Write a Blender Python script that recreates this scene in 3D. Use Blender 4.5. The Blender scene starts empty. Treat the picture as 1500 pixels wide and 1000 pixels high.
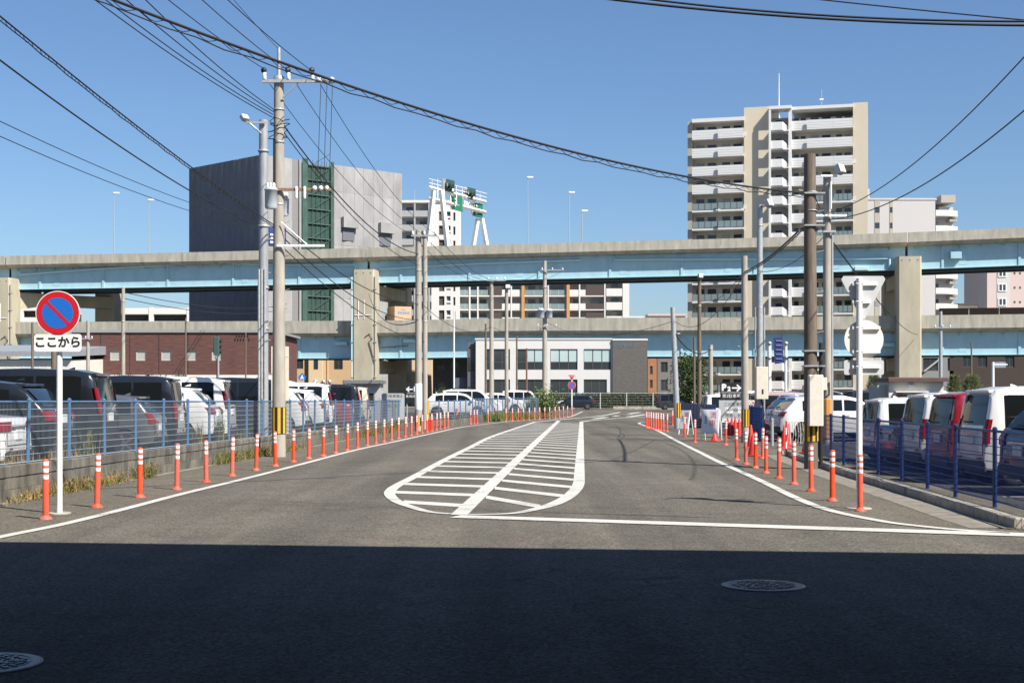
import bpy, math, random
from mathutils import Vector, Matrix
R = math.radians
rnd = random.Random(7)
sc = bpy.context.scene
COL = sc.collection
# ---------------------------------------------------------------- camera
F, CH, HY = 2000.0, 1.68, 577.0           # focal length in photo pixels, eye height, horizon row
cam_d = bpy.data.cameras.new('camera'); cam = bpy.data.objects.new('camera', cam_d); COL.objects.link(cam)
cam.location = (0, 0, CH); cam.rotation_euler = (R(90), 0, 0)
cam_d.sensor_width = 36; cam_d.lens = 48; cam_d.shift_y = (HY - 500) / 1500
cam_d.clip_start = 0.1; cam_d.clip_end = 6000
sc.camera = cam
# ---------------------------------------------------------------- sky and sun
SUN_H = Vector((0.74, -0.67)).normalized(); SUN_EL = 47
world = bpy.data.worlds.new('World'); sc.world = world; world.use_nodes = True
wn = world.node_tree.nodes; wl = world.node_tree.links
sky = wn.new('ShaderNodeTexSky'); sky.sky_type = 'NISHITA'; sky.sun_disc = False
sky.sun_elevation = R(SUN_EL); sky.sun_rotation = math.atan2(SUN_H.x, SUN_H.y)
sky.air_density = 1.0; sky.dust_density = 0.7; sky.ozone_density = 7.5; sky.altitude = 0
wl.new(sky.outputs[0], wn['Background'].inputs[0]); wn['Background'].inputs[1].default_value = 0.075
sun_d = bpy.data.lights.new('sun', 'SUN'); sun = bpy.data.objects.new('sun', sun_d); COL.objects.link(sun)
sun_d.energy = 5.0; sun_d.angle = R(0.5); sun_d.color = (1.0, 0.945, 0.86)
sdir = Vector((SUN_H.x * math.cos(R(SUN_EL)), SUN_H.y * math.cos(R(SUN_EL)), math.sin(R(SUN_EL))))
sun.rotation_euler = sdir.to_track_quat('Z', 'Y').to_euler()
sc.view_settings.view_transform = 'Standard'; sc.view_settings.look = 'None'
sc.view_settings.exposure = 0.78; sc.view_settings.gamma = 1.0; sc.view_settings.use_curve_mapping = False
sc.cycles.max_bounces = 6; sc.cycles.use_denoising = True
# ---------------------------------------------------------------- helpers
def W(px, py, Y): return Vector(((px - 750) / F * Y, Y, CH + (HY - py) / F * Y))
def X(px, Y): return (px - 750) / F * Y
def Z(py, Y): return CH + (HY - py) / F * Y
def DY(py): return F * CH / (py - HY)
def G(px, py, z=0.0):
    Y = F * (CH - z) / (py - HY); return Vector((X(px, Y), Y, z))
MATS = {}
def mat(name, col, rough=0.7, metal=0.0, var=0.0, scale=3.0, bump=0.0, spec=None, alpha=None, stain=None, stretch=None, world=False, orand=0.0):
    if name in MATS: return MATS[name]
    m = bpy.data.materials.new(name); m.use_nodes = True; MATS[name] = m
    nt = m.node_tree; b = nt.nodes['Principled BSDF']
    b.inputs['Base Color'].default_value = (*col, 1); b.inputs['Roughness'].default_value = rough
    b.inputs['Metallic'].default_value = metal
    if spec is not None: b.inputs['Specular IOR Level'].default_value = spec
    if var or bump:
        tc = nt.nodes.new('ShaderNodeTexCoord'); mp = nt.nodes.new('ShaderNodeMapping')
        nt.links.new(nt.nodes.new('ShaderNodeNewGeometry').outputs['Position'] if world else tc.outputs['Object'], mp.inputs[0])
        if stretch: mp.inputs['Scale'].default_value = stretch
        n = nt.nodes.new('ShaderNodeTexNoise'); n.inputs['Scale'].default_value = scale
        n.inputs['Detail'].default_value = 6; n.inputs['Roughness'].default_value = 0.65
        nt.links.new(mp.outputs[0], n.inputs['Vector'])
        if var:
            r = nt.nodes.new('ShaderNodeValToRGB'); e = r.color_ramp.elements
            e[0].position = 0.3; e[1].position = 0.7
            d = stain or tuple(c * (1 - var) for c in col)
            e[0].color = (*d, 1); e[1].color = (*[min(1, c * (1 + var * .5)) for c in col], 1)
            nt.links.new(n.outputs['Fac'], r.inputs[0]); nt.links.new(r.outputs[0], b.inputs['Base Color'])
            if orand:      # each copy its own fading
                oi = nt.nodes.new('ShaderNodeObjectInfo'); hs = nt.nodes.new('ShaderNodeHueSaturation'); mr = nt.nodes.new('ShaderNodeMapRange')
                mr.inputs['To Min'].default_value = 1 - orand; mr.inputs['To Max'].default_value = 1 + orand*.4
                nt.links.new(oi.outputs['Random'], mr.inputs[0]); nt.links.new(mr.outputs[0], hs.inputs['Value']); nt.links.new(mr.outputs[0], hs.inputs['Saturation'])
                nt.links.new(r.outputs[0], hs.inputs['Color']); nt.links.new(hs.outputs[0], b.inputs['Base Color'])
        if bump:
            bp = nt.nodes.new('ShaderNodeBump'); bp.inputs['Strength'].default_value = bump
            nt.links.new(n.outputs['Fac'], bp.inputs['Height']); nt.links.new(bp.outputs[0], b.inputs['Normal'])
    return m
def asphalt(name, base, light, wear):
    m = bpy.data.materials.new(name); m.use_nodes = True; MATS[name] = m
    nt = m.node_tree; b = nt.nodes['Principled BSDF']; b.inputs['Roughness'].default_value = 0.9
    b.inputs['Specular IOR Level'].default_value = 0.06
    tc = nt.nodes.new('ShaderNodeTexCoord')
    def noise(s, d=4, r=.6, st=None):
        n = nt.nodes.new('ShaderNodeTexNoise'); n.inputs['Scale'].default_value = s; n.inputs['Detail'].default_value = d
        n.inputs['Roughness'].default_value = r
        if st:
            mp = nt.nodes.new('ShaderNodeMapping'); mp.inputs['Scale'].default_value = st
            nt.links.new(tc.outputs['Object'], mp.inputs[0]); nt.links.new(mp.outputs[0], n.inputs['Vector'])
        else: nt.links.new(tc.outputs['Object'], n.inputs['Vector'])
        return n
    def mix(mode, fac, a, c):
        x = nt.nodes.new('ShaderNodeMix'); x.data_type = 'RGBA'; x.blend_type = mode
        x.inputs[0].default_value = fac if not hasattr(fac, 'links') else 0
        if hasattr(fac, 'links'): nt.links.new(fac, x.inputs[0])
        for i, v in ((6, a), (7, c)):
            if hasattr(v, 'links'): nt.links.new(v, x.inputs[i])
            else: x.inputs[i].default_value = (*v, 1)
        return x.outputs[2]
    def ramp(o, a, c, ca=(0, 0, 0), cb=(1, 1, 1)):
        r = nt.nodes.new('ShaderNodeValToRGB'); r.color_ramp.elements[0].position = a; r.color_ramp.elements[1].position = c
        r.color_ramp.elements[0].color = (*ca, 1); r.color_ramp.elements[1].color = (*cb, 1)
        nt.links.new(o, r.inputs[0]); return r.outputs[0]
    big = noise(.22, 5); mid = noise(1.6, 5); fine = noise(38, 4, .75); vf = nt.nodes.new('ShaderNodeTexVoronoi')
    vf.inputs['Scale'].default_value = 34; nt.links.new(tc.outputs['Object'], vf.inputs['Vector'])
    c = ramp(big.outputs['Fac'], .3, .7, base, light)
    c = mix('MULTIPLY', .55, c, ramp(mid.outputs['Fac'], .25, .75, (.72, .72, .72), (1.12, 1.12, 1.12)))
    c = mix('MULTIPLY', .85, c, ramp(fine.outputs['Fac'], .36, .66, (.42, .42, .43), (1.5, 1.48, 1.43)))
    c = mix('MULTIPLY', .7, c, ramp(vf.outputs['Color'], .1, .95, (.55, .55, .56), (1.5, 1.48, 1.42)))
    tr = noise(.35, 4, .55, (3.0, .12, 1))
    c = mix('MULTIPLY', wear, c, ramp(tr.outputs['Fac'], .36, .64, (.70, .70, .71), (1.14, 1.13, 1.10)))
    # hairline cracks: thin level lines of a warped noise, broken up by a mask
    cn = noise(.55, 2, .5); ck = nt.nodes.new('ShaderNodeMath'); ck.operation = 'SUBTRACT'; ck.inputs[1].default_value = .5
    nt.links.new(cn.outputs['Fac'], ck.inputs[0]); ab = nt.nodes.new('ShaderNodeMath'); ab.operation = 'ABSOLUTE'; nt.links.new(ck.outputs[0], ab.inputs[0])
    ln = ramp(ab.outputs[0], .0015, .0045, (.62, .61, .60), (1, 1, 1)); mk = ramp(noise(.13, 3).outputs['Fac'], .46, .56)
    c = mix('MULTIPLY', mk, c, ln)
    oil = noise(.8, 3, .6); c = mix('MULTIPLY', .7, c, ramp(oil.outputs['Fac'], .66, .80, (1, 1, 1), (.62, .61, .60)))
    nt.links.new(c, b.inputs['Base Color'])
    bp = nt.nodes.new('ShaderNodeBump'); bp.inputs['Strength'].default_value = .35; bp.inputs['Distance'].default_value = .01
    nt.links.new(fine.outputs['Fac'], bp.inputs['Height']); nt.links.new(bp.outputs[0], b.inputs['Normal'])
    return m
def paint_white():
    m = mat('road_paint', (.78, .76, .70), .75)
    nt = m.node_tree; b = nt.nodes['Principled BSDF']; tc = nt.nodes.new('ShaderNodeTexCoord')
    n = nt.nodes.new('ShaderNodeTexNoise'); n.inputs['Scale'].default_value = 26; n.inputs['Detail'].default_value = 8; n.inputs['Roughness'].default_value = .75
    n2 = nt.nodes.new('ShaderNodeTexNoise'); n2.inputs['Scale'].default_value = 1.3; n2.inputs['Detail'].default_value = 4
    nt.links.new(tc.outputs['Object'], n.inputs['Vector']); nt.links.new(tc.outputs['Object'], n2.inputs['Vector'])
    ad = nt.nodes.new('ShaderNodeMath'); ad.operation = 'MULTIPLY_ADD'; ad.inputs[1].default_value = .55
    nt.links.new(n2.outputs['Fac'], ad.inputs[0]); nt.links.new(n.outputs['Fac'], ad.inputs[2])
    r = nt.nodes.new('ShaderNodeValToRGB'); e = r.color_ramp.elements
    e[0].position = .53; e[0].color = (.15, .145, .13, 1); e[1].position = .75; e[1].color = (.52, .505, .46, 1)
    nt.links.new(ad.outputs[0], r.inputs[0]); nt.links.new(r.outputs[0], b.inputs['Base Color'])
    return m
class MB:
    """collects faces; build() links them as one mesh object"""
    def __init__(s): s.v = []; s.f = []; s.m = []
    def quad(s, pts, m=0):
        n = len(s.v); s.v += [tuple(p) for p in pts]; s.f.append(tuple(range(n, n + len(pts)))); s.m.append(m); return s
    def box(s, x0, x1, y0, y1, z0, z1, m=0, M=None):
        P = [Vector(p) for p in ((x0,y0,z0),(x1,y0,z0),(x1,y1,z0),(x0,y1,z0),(x0,y0,z1),(x1,y0,z1),(x1,y1,z1),(x0,y1,z1))]
        if M is not None: P = [M @ p for p in P]
        n = len(s.v); s.v += [tuple(p) for p in P]
        for f in ((0,3,2,1),(4,5,6,7),(0,1,5,4),(1,2,6,5),(2,3,7,6),(3,0,4,7)):
            s.f.append(tuple(n + i for i in f)); s.m.append(m)
        return s
    def bbox(s, x0, x1, y0, y1, z0, z1, b, m=0, M=None):
        """box with a chamfer b on all edges of the top and the four upright edges"""
        pts = [(x0+b,y0),(x1-b,y0),(x1,y0+b),(x1,y1-b),(x1-b,y1),(x0+b,y1),(x0,y1-b),(x0,y0+b)]
        ins = [(x0+2*b,y0+b),(x1-2*b,y0+b),(x1-b,y0+2*b),(x1-b,y1-2*b),(x1-2*b,y1-b),(x0+2*b,y1-b),(x0+b,y1-2*b),(x0+b,y0+2*b)]
        return s.rings([[(x,y,z0) for x,y in pts],[(x,y,z1-b) for x,y in pts],[(x,y,z1) for x,y in ins]], m, M)
    def rings(s, rings, m=0, M=None, caps=True, closed=True):
        n0 = len(s.v); k = len(rings[0])
        for r in rings:
            for p in r: s.v.append(tuple(M @ Vector(p)) if M is not None else tuple(p))
        for i in range(len(rings) - 1):
            for j in range(k if closed else k - 1):
                a = n0 + i*k + j; b = n0 + i*k + (j+1) % k
                s.f.append((a, b, b + k, a + k)); s.m.append(m)
        if caps:
            q = n0 + (len(rings)-1)*k; e = len(s.v)          # caps on their own vertices, so smooth sides keep their shading
            s.v += [s.v[n0 + j] for j in reversed(range(k))] + [s.v[q + j] for j in range(k)]
            s.f.append(tuple(range(e, e + k))); s.f.append(tuple(range(e + k, e + 2*k))); s.m += [m, m]
        return s
    def cyl(s, p0, p1, r0, r1=None, n=8, m=0, caps=True):
        r1 = r0 if r1 is None else r1; p0 = Vector(p0); p1 = Vector(p1); d = (p1 - p0)
        if d.length < 1e-6: return s
        q = d.to_track_quat('Z', 'Y'); a = q @ Vector((1,0,0)); b = q @ Vector((0,1,0))
        ring = lambda c, r: [c + a*(r*math.cos(2*math.pi*i/n)) + b*(r*math.sin(2*math.pi*i/n)) for i in range(n)]
        return s.rings([ring(p0, r0), ring(p1, r1)], m, None, caps)
    def tube(s, pts, r, n=5, m=0, caps=True):
        pts = [Vector(p) for p in pts]; rs = []
        for i, p in enumerate(pts):
            d = pts[min(i+1, len(pts)-1)] - pts[max(i-1, 0)]
            if d.length < 1e-9: d = Vector((0,0,1))
            d.normalize(); u = d.cross(Vector((0,0,1)))
            if u.length < 1e-3: u = d.cross(Vector((0,1,0)))
            u.normalize(); w = u.cross(d); rr = r[i] if isinstance(r, (list, tuple)) else r
            rs.append([p + u*(rr*math.cos(2*math.pi*k/n)) + w*(rr*math.sin(2*math.pi*k/n)) for k in range(n)])
        return s.rings(rs, m, None, caps)
    def lathe(s, prof, n=16, c=(0,0,0), m=0, M=None):
        rs = [[(c[0] + r*math.cos(2*math.pi*k/n), c[1] + r*math.sin(2*math.pi*k/n), c[2] + z) for k in range(n)] for r, z in prof]
        return s.rings(rs, m, M)
    def grid(s, rows, m=0):
        n0 = len(s.v); k = len(rows[0])
        for r in rows: s.v += [tuple(p) for p in r]
        for i in range(len(rows)-1):
            for j in range(k-1):
                a = n0 + i*k + j; s.f.append((a, a+1, a+1+k, a+k)); s.m.append(m)
        return s
    def mesh(s, name, mats, smooth=False):
        me = bpy.data.meshes.new(name); me.from_pydata(s.v, [], s.f)
        for q in (mats if isinstance(mats, (list, tuple)) else [mats]): me.materials.append(q)
        me.polygons.foreach_set('material_index', s.m)
        if smooth: me.polygons.foreach_set('use_smooth', [True]*len(s.f))
        me.update(); return me
    def build(s, name, mats, parent=None, smooth=False, loc=None):
        return put(name, s.mesh(name, mats, smooth), parent, loc)
def put(name, me, parent=None, loc=None, rz=0):
    o = bpy.data.objects.new(name, me); COL.objects.link(o)
    if parent is not None: o.parent = parent
    if loc is not None: o.location = loc
    if rz: o.rotation_euler = (0, 0, rz)
    return o
def thing(name, label, cat, loc=(0,0,0), rz=0, group=None):
    o = bpy.data.objects.new(name, None); COL.objects.link(o); o.location = loc; o.rotation_euler = (0,0,rz)
    o.empty_display_size = .2
    return tag(o, label, cat, group)
def tag(o, label, cat, group=None, kind=None):
    o['label'] = label; o['category'] = cat
    if group: o['group'] = group
    if kind: o['kind'] = kind
    return o
def struct(o): o['kind'] = 'structure'; return o
def stuff(o): o['kind'] = 'stuff'; return o
KIDS = {}
def copytree(root, loc, rz=0, label=None, group=None):
    r = root.copy(); COL.objects.link(r); r.location = loc; r.rotation_euler = (0,0,rz)
    if label: r['label'] = label
    if group: r['group'] = group
    if root.name not in KIDS:
        KIDS[root.name] = [(c, list(c.children)) for c in root.children]
    for c, gs in KIDS[root.name]:
        d = c.copy(); COL.objects.link(d); d.parent = r
        for g in gs:
            e = g.copy(); COL.objects.link(e); e.parent = d
    return r
ORD = ['', 'first','second','third','fourth','fifth','sixth','seventh','eighth','ninth','tenth','eleventh','twelfth','thirteenth','fourteenth','fifteenth',
 'sixteenth','seventeenth','eighteenth','nineteenth','twentieth','twenty-first','twenty-second','twenty-third','twenty-fourth','twenty-fifth','twenty-sixth',
 'twenty-seventh','twenty-eighth','twenty-ninth','thirtieth']
def text_mesh(body, size, m, bold=0.0, align='CENTER', ext=0.0, space=1.0):
    cu = bpy.data.curves.new('lettering', 'FONT'); cu.body = body; cu.size = size; cu.align_x = align; cu.align_y = 'CENTER'
    cu.offset = 0 if any(ord(ch) > 0x4e00 for ch in body) else bold; cu.extrude = ext; cu.space_character = space; cu.resolution_u = 3
    o = bpy.data.objects.new('lettering', cu); COL.objects.link(o)
    dg = bpy.context.evaluated_depsgraph_get(); me = bpy.data.meshes.new_from_object(o.evaluated_get(dg))
    bpy.data.objects.remove(o); bpy.data.curves.remove(cu)
    me.materials.clear(); me.materials.append(m); return me
def lettering(body, size, m, parent, loc, bold=0.0, sx=1.0, rz=0.0, face=True, space=1.0):
    """flat print facing -Y of its parent"""
    o = put('lettering', text_mesh(body, size, m, bold, space=space), parent, loc)
    o.rotation_euler = (R(90), 0, rz); o.scale = (sx, 1, 1); return o
# ================================================================ materials
ASPH = asphalt('asphalt', (.118, .110, .096), (.154, .144, .127), .7)
VERGE = asphalt('verge_asphalt', (.128, .117, .097), (.160, .146, .122), .3)
LOTA = asphalt('lot_asphalt', (.055, .056, .060), (.085, .085, .088), .3)
PAINT = paint_white()
CONC = mat('concrete', (.36, .335, .28), .85, var=.35, scale=2.2, bump=.15)
CONCD = mat('old_concrete', (.155, .142, .113), .9, var=.75, scale=3.5, bump=.35, stain=(.05, .044, .034), stretch=(1.2, 1.2, .45), world=True, orand=.3)
KERB = mat('kerb_concrete', (.38, .35, .29), .85, var=.5, scale=3, bump=.2, world=True, orand=.25)
GUTTER = mat('gutter_concrete', (.215, .192, .152), .9, var=.45, scale=4, bump=.2)
POLEC = mat('pole_concrete', (.37, .335, .28), .85, var=.25, scale=3, bump=.1, stretch=(2, 2, .4))
POLEW = mat('pole_brown', (.155, .120, .088), .8, var=.4, scale=5, stretch=(3, 3, .3))
STEEL = mat('galvanised_steel', (.42, .43, .43), .5, .35, var=.2, scale=8)
GREYP = mat('grey_plate', (.40, .41, .42), .45, .3, var=.12, scale=6)
WHITE = mat('white_paint', (.78, .78, .76), .4, var=.06, scale=4)
BLACK = mat('black_rubber', (.012, .012, .013), .55)
CABLE = mat('cable_black', (.014, .014, .016), .6)
INSUL = mat('white_porcelain', (.75, .74, .70), .25)
RUST = mat('rusty_arm', (.30, .17, .09), .8, var=.5, scale=12)
ORANGE = mat('bollard_orange', (.80, .082, .030), .5, var=.18, scale=6, world=True, orand=.09)
REFL = mat('reflective_band', (.78, .76, .74), .4, var=.12, scale=30)
RED = mat('sign_red', (.50, .012, .022), .4)
BLUE = mat('sign_blue', (.012, .13, .50), .4)
YEL = mat('yellow_band', (.75, .40, .02), .5, var=.2, scale=9)
BANDK = mat('black_band', (.02, .02, .02), .55)
INK = mat('ink_black', (.015, .015, .018), .6)
FENCEB = mat('fence_blue_grey', (.075, .155, .27), .5, var=.2, scale=8)
WIRE = mat('fence_wire', (.27, .33, .38), .5, .2)
FENCED = mat('fence_dark_blue', (.009, .030, .135), .45, var=.2, scale=8)
SHEETB = mat('blue_sheet', (.012, .045, .21), .5, var=.25, scale=3)
DRY = mat('dry_grass', (.30, .20, .075), .9, var=.4, scale=6)
GRASS = mat('green_weed', (.11, .145, .035), .85, var=.45, scale=5)
LEAF = mat('leaf_green', (.055, .085, .018), .6, var=.5, scale=1.5)
LEAFD = mat('hedge_leaf', (.050, .075, .022), .6, var=.5, scale=2)
CONIF = mat('pine_leaf', (.085, .105, .028), .7, var=.4, scale=3)
BARK = mat('bark', (.10, .075, .055), .9, var=.3, scale=9)
# ================================================================ ground, road, markings
def sheet(name, pts, z, m):
    b = MB(); b.quad([(p[0], p[1], z) for p in pts]); return struct(b.build(name, m))
sheet('ground', [(-3000,-400),(3000,-400),(3000,4000),(-3000,4000)], -.06, mat('far_ground', (.16,.15,.13), .9, var=.3, scale=.05))
sheet('road', [(-80,-60),(90,-60),(90,172),(-80,172)], 0, ASPH)
def ipl(pts, t):
    for a, b in zip(pts, pts[1:]):
        if t <= b[0] or b is pts[-1]:
            k = (t - a[0]) / (b[0] - a[0]); return tuple(x + (y - x)*k for x, y in zip(a, b))
def ribbon(b, pts, w, z=.010):
    L = []; Rr = []
    for i, p in enumerate(pts):
        d = Vector(pts[min(i+1, len(pts)-1)]).to_2d() - Vector(pts[max(i-1,0)]).to_2d(); d.normalize(); n = Vector((-d.y, d.x))
        ww = w[i] if isinstance(w, list) else w
        q = Vector(p).to_2d(); L.append((*(q + n*ww/2), z)); Rr.append((*(q - n*ww/2), z))
    b.grid([L, Rr]); return b
def smooth_path(pts, n=6):
    P = [Vector(p).to_2d() for p in pts]; out = []
    for i in range(len(P)-1):
        p0 = P[max(i-1,0)]; p1 = P[i]; p2 = P[i+1]; p3 = P[min(i+2, len(P)-1)]
        for k in range(n):
            t = k/n; out.append(.5*((2*p1) + (p2-p0)*t + (2*p0-5*p1+4*p2-p3)*t*t + (3*p1-p0-3*p2+p3)*t**3))
    out.append(P[-1]); return out
def gp(lst): return [G(x, y).to_2d() for x, y in lst]
left_line = smooth_path(gp([(-180,828),(0,787),(90,768.6),(180,746.4),(270,722.8),(360,701),(441.6,680),(520,659.5),(580,646.5),(640,633.4),(680,625.2),(744,617.5),(790,614.6),(817,612.9),(834.5,610.3),(845,606.5),(853,602.6)]))
right_line = smooth_path(gp([(948,618.2),(940,618.6),(936,620),(940,622),(952,626),(968,633),(988,644),(1020,660),(1054,677),(1100,697.6),(1129,711.3),(1158.7,726),(1188,738.5),(1217,748),(1246.7,755),(1283,762),(1320,767.8),(1400,776),(1480,781)]))
def marking(name, path, w): b = MB(); ribbon(b, path, w); return struct(b.build(name, PAINT))
marking('left_edge_line_marking', left_line, .16)
marking('right_edge_line_marking', right_line, .16)
marking('far_edge_line_marking', gp([(853,602.4),(900,603),(948,603.8)]), .3)
marking('stop_line_marking', [G(667,756.6).to_2d(), G(1560,785.6).to_2d()], .42)
cross = smooth_path(gp([(853.6,617.4),(870,615.3),(905,612.6),(948,610.2)])); marking('far_island_line_marking', cross, .3)
marking('far_island_edge_marking', smooth_path(gp([(783.6,618),(835,613.2),(870,610.3),(893,606.8),(908,603.6)])), .3)
b = MB()
for a, c in (((905,608.6),(937,603.9)), ((890,610.8),(923,606.3)), ((870,613.4),(898,609.6)), ((920,610.6),(946,606.8))): ribbon(b, gp([a, c]), .5)
struct(b.build('far_hatching_marking', PAINT))
isl_l = [(-.86,19.1),(-1.17,19.42),(-1.47,20.2),(-1.79,21.3),(-2.03,22.7),(-2.11,23.9),(-2.09,25.4),(-1.97,28),(-1.70,35),(-1.29,43.5),(-.83,53.3),(.2,67),(1.38,82)]
isl_r = [(-.60,19.0),(-.03,19.15),(.33,19.85),(.62,20.75),(.90,22.2),(1.12,24),(1.25,25.6),(1.36,27.6),(1.56,31.5),(2.0,40),(2.7,53.5),(4.22,83)]
isl_c = [(-.735,18.95),(2.95,86)]
wl_ = lambda n, a, c: [a + (c - a)*min(1, i/(n*.42)) for i in range(n)]
pl = smooth_path(isl_l); struct(ribbon(MB(), pl, wl_(len(pl), .13, .2)).build('island_left_edge_marking', PAINT))
pr = smooth_path(isl_r); struct(ribbon(MB(), pr, [.1 + .12*min(1, i/18) for i in range(len(pr))]).build('island_right_edge_marking', PAINT))
marking('island_centre_line_marking', isl_c, .24)
def xat(path, y):
    for p, q in zip(path, path[1:]):
        if (p[1]-y)*(q[1]-y) <= 0 and q[1] != p[1]: return p[0] + (q[0]-p[0])*(y-p[1])/(q[1]-p[1])
def stripe(x0, y0, x1, y1, th):
    b = MB(); b.quad([(x0,y0-th/2,.0075),(x1,y1-th/2,.0075),(x1,y1+th/2,.0075),(x0,y0+th/2,.0075)]); return b
isle = bpy.data.objects.new('traffic_island_hatching', None); COL.objects.link(isle); struct(isle); k = 0
y = 20.9
while y < 80:
    yl = y + .35; yc = y - .35
    xl, xc = xat(pl, yl), xat(isl_c, yc)
    if xl is not None and xc - xl > .15: stripe(xl + .08, yl, xc - .1, yc, .58).build('stripe', PAINT, isle)
    yc2 = y + 1.35; yr = y - .55; xr = xat(pr, yr); xc2 = xat(isl_c, yc2)
    if xr is not None and yr > 19.3 and xr - xc2 > .15: stripe(xc2 + .13, yc2, xr - .08, yr, .68).build('stripe', PAINT, isle)
    y += 2.12
# verges between the edge lines and the lots
wall_p = lambda Y: -7.88 + (Y - 21)*.061
vl = [p for p in left_line if p.y < 70]
b = MB(); b.grid([[(p.x - .1, p.y, .004) for p in vl], [(min(wall_p(max(p.y, 15)), p.x - .3), p.y + .6, .004) for p in vl]]); struct(b.build('left_pavement', VERGE))
kerb_pts = [(6.27,17.06),(6.3,18.3),(6.45,21),(6.59,24),(6.8,28),(7.04,31),(7.25,35),(7.6,38)]
vr = [p for p in right_line if 16 < p.y < 60]
def kx(Y): return ipl([(p[1], p[0]) for p in kerb_pts], min(max(Y, 17.06), 38))[1] if Y < 38 else 7.6 + (Y-38)*.066
b = MB(); b.grid([[(p.x + .1, p.y, .004) for p in vr], [(max(kx(p.y), p.x + .15), p.y - .2, .004) for p in vr]]); struct(b.build('right_pavement', VERGE))
b = MB(); b.grid([[(p[0]-.55, p[1], .0085) for p in kerb_pts], [(p[0]+.03, p[1], .0085) for p in kerb_pts]]); struct(b.build('right_gutter', GUTTER))
b = MB(); b.grid([[(wall_p(Y)+.02, Y, .008) for Y in range(20, 60, 4)], [(wall_p(Y)+.22, Y, .008) for Y in range(20, 60, 4)]]); struct(b.build('left_gutter', GUTTER))
# raised car park on the left, flat one on the right
LL = .26
b = MB()
b.rings([[(-60,14,-.05),(wall_p(14)-.2,14,-.05),(wall_p(64)-.2,64,-.05),(-60,64,-.05)], [(-60,14,LL),(wall_p(14)-.2,14,LL),(wall_p(64)-.2,64,LL),(-60,64,LL)]])
struct(b.build('left_car_park', LOTA))
b = MB(); b.box(-60, -6.2, 70, 118, -.05, .12); struct(b.build('far_left_car_park', LOTA))
b = MB(); b.grid([[(7.5,16.2,.006),(7.7,24,.006),(8.1,36,.006),(9.4,44,.006),(9.9,100,.006)], [(60,16.2,.006),(60,24,.006),(60,36,.006),(60,44,.006),(60,100,.006)]]); struct(b.build('right_car_park', LOTA))
b = MB()
for yy in (22.2, 24.4, 26.6, 28.8, 31, 33.2, 35.4, 47.5, 50, 52.5): b.quad([(8.0,yy,.011),(13.4,yy,.011),(13.4,yy+.1,.011),(8.0,yy+.1,.011)])
struct(b.build('parking_bay_marking', PAINT))
# kerb stones
kerb = struct(MB().box(7.5,7.55,37.9,38,0,.1).build('right_kerb', KERB))
S = [Vector(p) for p in kerb_pts]; acc = []
for a, c in zip(S, S[1:]):
    n = max(1, int((c-a).length/.1))
    acc += [a + (c-a)*i/n for i in range(n)]
i = 0
while i < len(acc) - 3:
    st = 10 if i else 6
    a, c = acc[i], acc[min(i+st, len(acc)-1)]; d = (c-a); L = d.length; ang = math.atan2(d.y, d.x)
    o = MB().bbox(.008, L-.008, -.17, 0, 0, .13 + rnd.uniform(-.006,.006), .012).build('kerb_stone', KERB, kerb, loc=(a.x, a.y, .003)); o.rotation_euler = (0,0,ang + rnd.uniform(-.006,.006)); i += st
# wheel stops in the right car park
k = 0
for yy in (23.3, 25.5, 27.6, 29.8, 31.9, 33.8):
    for s in (-.45, .45):
        k += 1
        o = MB().bbox(-.06,.06,-.25,.25,0,.12,.02).build('wheel_stop', KERB, loc=(9.55, yy+s, .008))
        tag(o, f'{ORD[k]} low grey concrete wheel stop along the right car park, counted from the camera', 'wheel stop', 'wheel stops in the right car park')
# manhole covers
IRON = mat('cast_iron', (.06, .066, .075), .38, .7, var=.3, scale=14)
def manhole(c, label):
    t = thing('manhole_cover', label, 'manhole', c)
    MB().lathe([(.365,0),(.365,.008),(.35,.012),(.30,.012),(.295,.006)], 40).build('frame', IRON, t)
    MB().lathe([(.288,0),(.288,.010),(.28,.012)], 40).build('cover', IRON, t)
    b = MB(); rr = random.Random(3)
    for ring in range(1, 5):
        n = 6*ring
        for j in range(n):
            a = 2*math.pi*j/n + ring*.3; r = .061*ring
            M = Matrix.Translation((r*math.cos(a), r*math.sin(a), .012)) @ Matrix.Rotation(a + rr.choice((0,.8,1.57)), 4, 'Z')
            b.box(-.028,.028,-.011,.011,0,.006,0,M)
    b.build('raised_pattern', IRON, t)
manhole(tuple(G(1118,858)), 'round iron manhole cover in the shaded road at the right')
manhole(tuple(G(-27,973)), 'round iron manhole cover cut off at the lower left corner')
# ================================================================ unseen elevated road, guessed and added over the camera to shade the foreground
OVC = mat('overpass_concrete', (.20,.19,.17), .85, var=.2, scale=.6)
bt = thing('unseen_overpass', 'unseen elevated concrete road added above and behind the camera to shade the foreground', 'unseen_overpass')
tanel = math.tan(R(SUN_EL)); HB = 9.6
y_off = HB / tanel * -SUN_H.y; x_off = HB / tanel * SUN_H.x
y_l, y_r = 15.55 - y_off, 14.35 - y_off; xa, xb = -5.8 + x_off, 5.4 + x_off; sl = (y_r - y_l) / (xb - xa)
fr = lambda x: y_l + sl*(x - xa)
for x0 in range(-90, 110, 10):
    x1 = x0 + 9.97
    MB().rings([[(x0,fr(x0)-.3,HB-1.35),(x1,fr(x1)-.3,HB-1.35),(x1,fr(x1),HB-1.35),(x0,fr(x0),HB-1.35)],[(x0,fr(x0)-.3,HB),(x1,fr(x1)-.3,HB),(x1,fr(x1),HB),(x0,fr(x0),HB)]]).build('parapet', OVC, bt)
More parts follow.
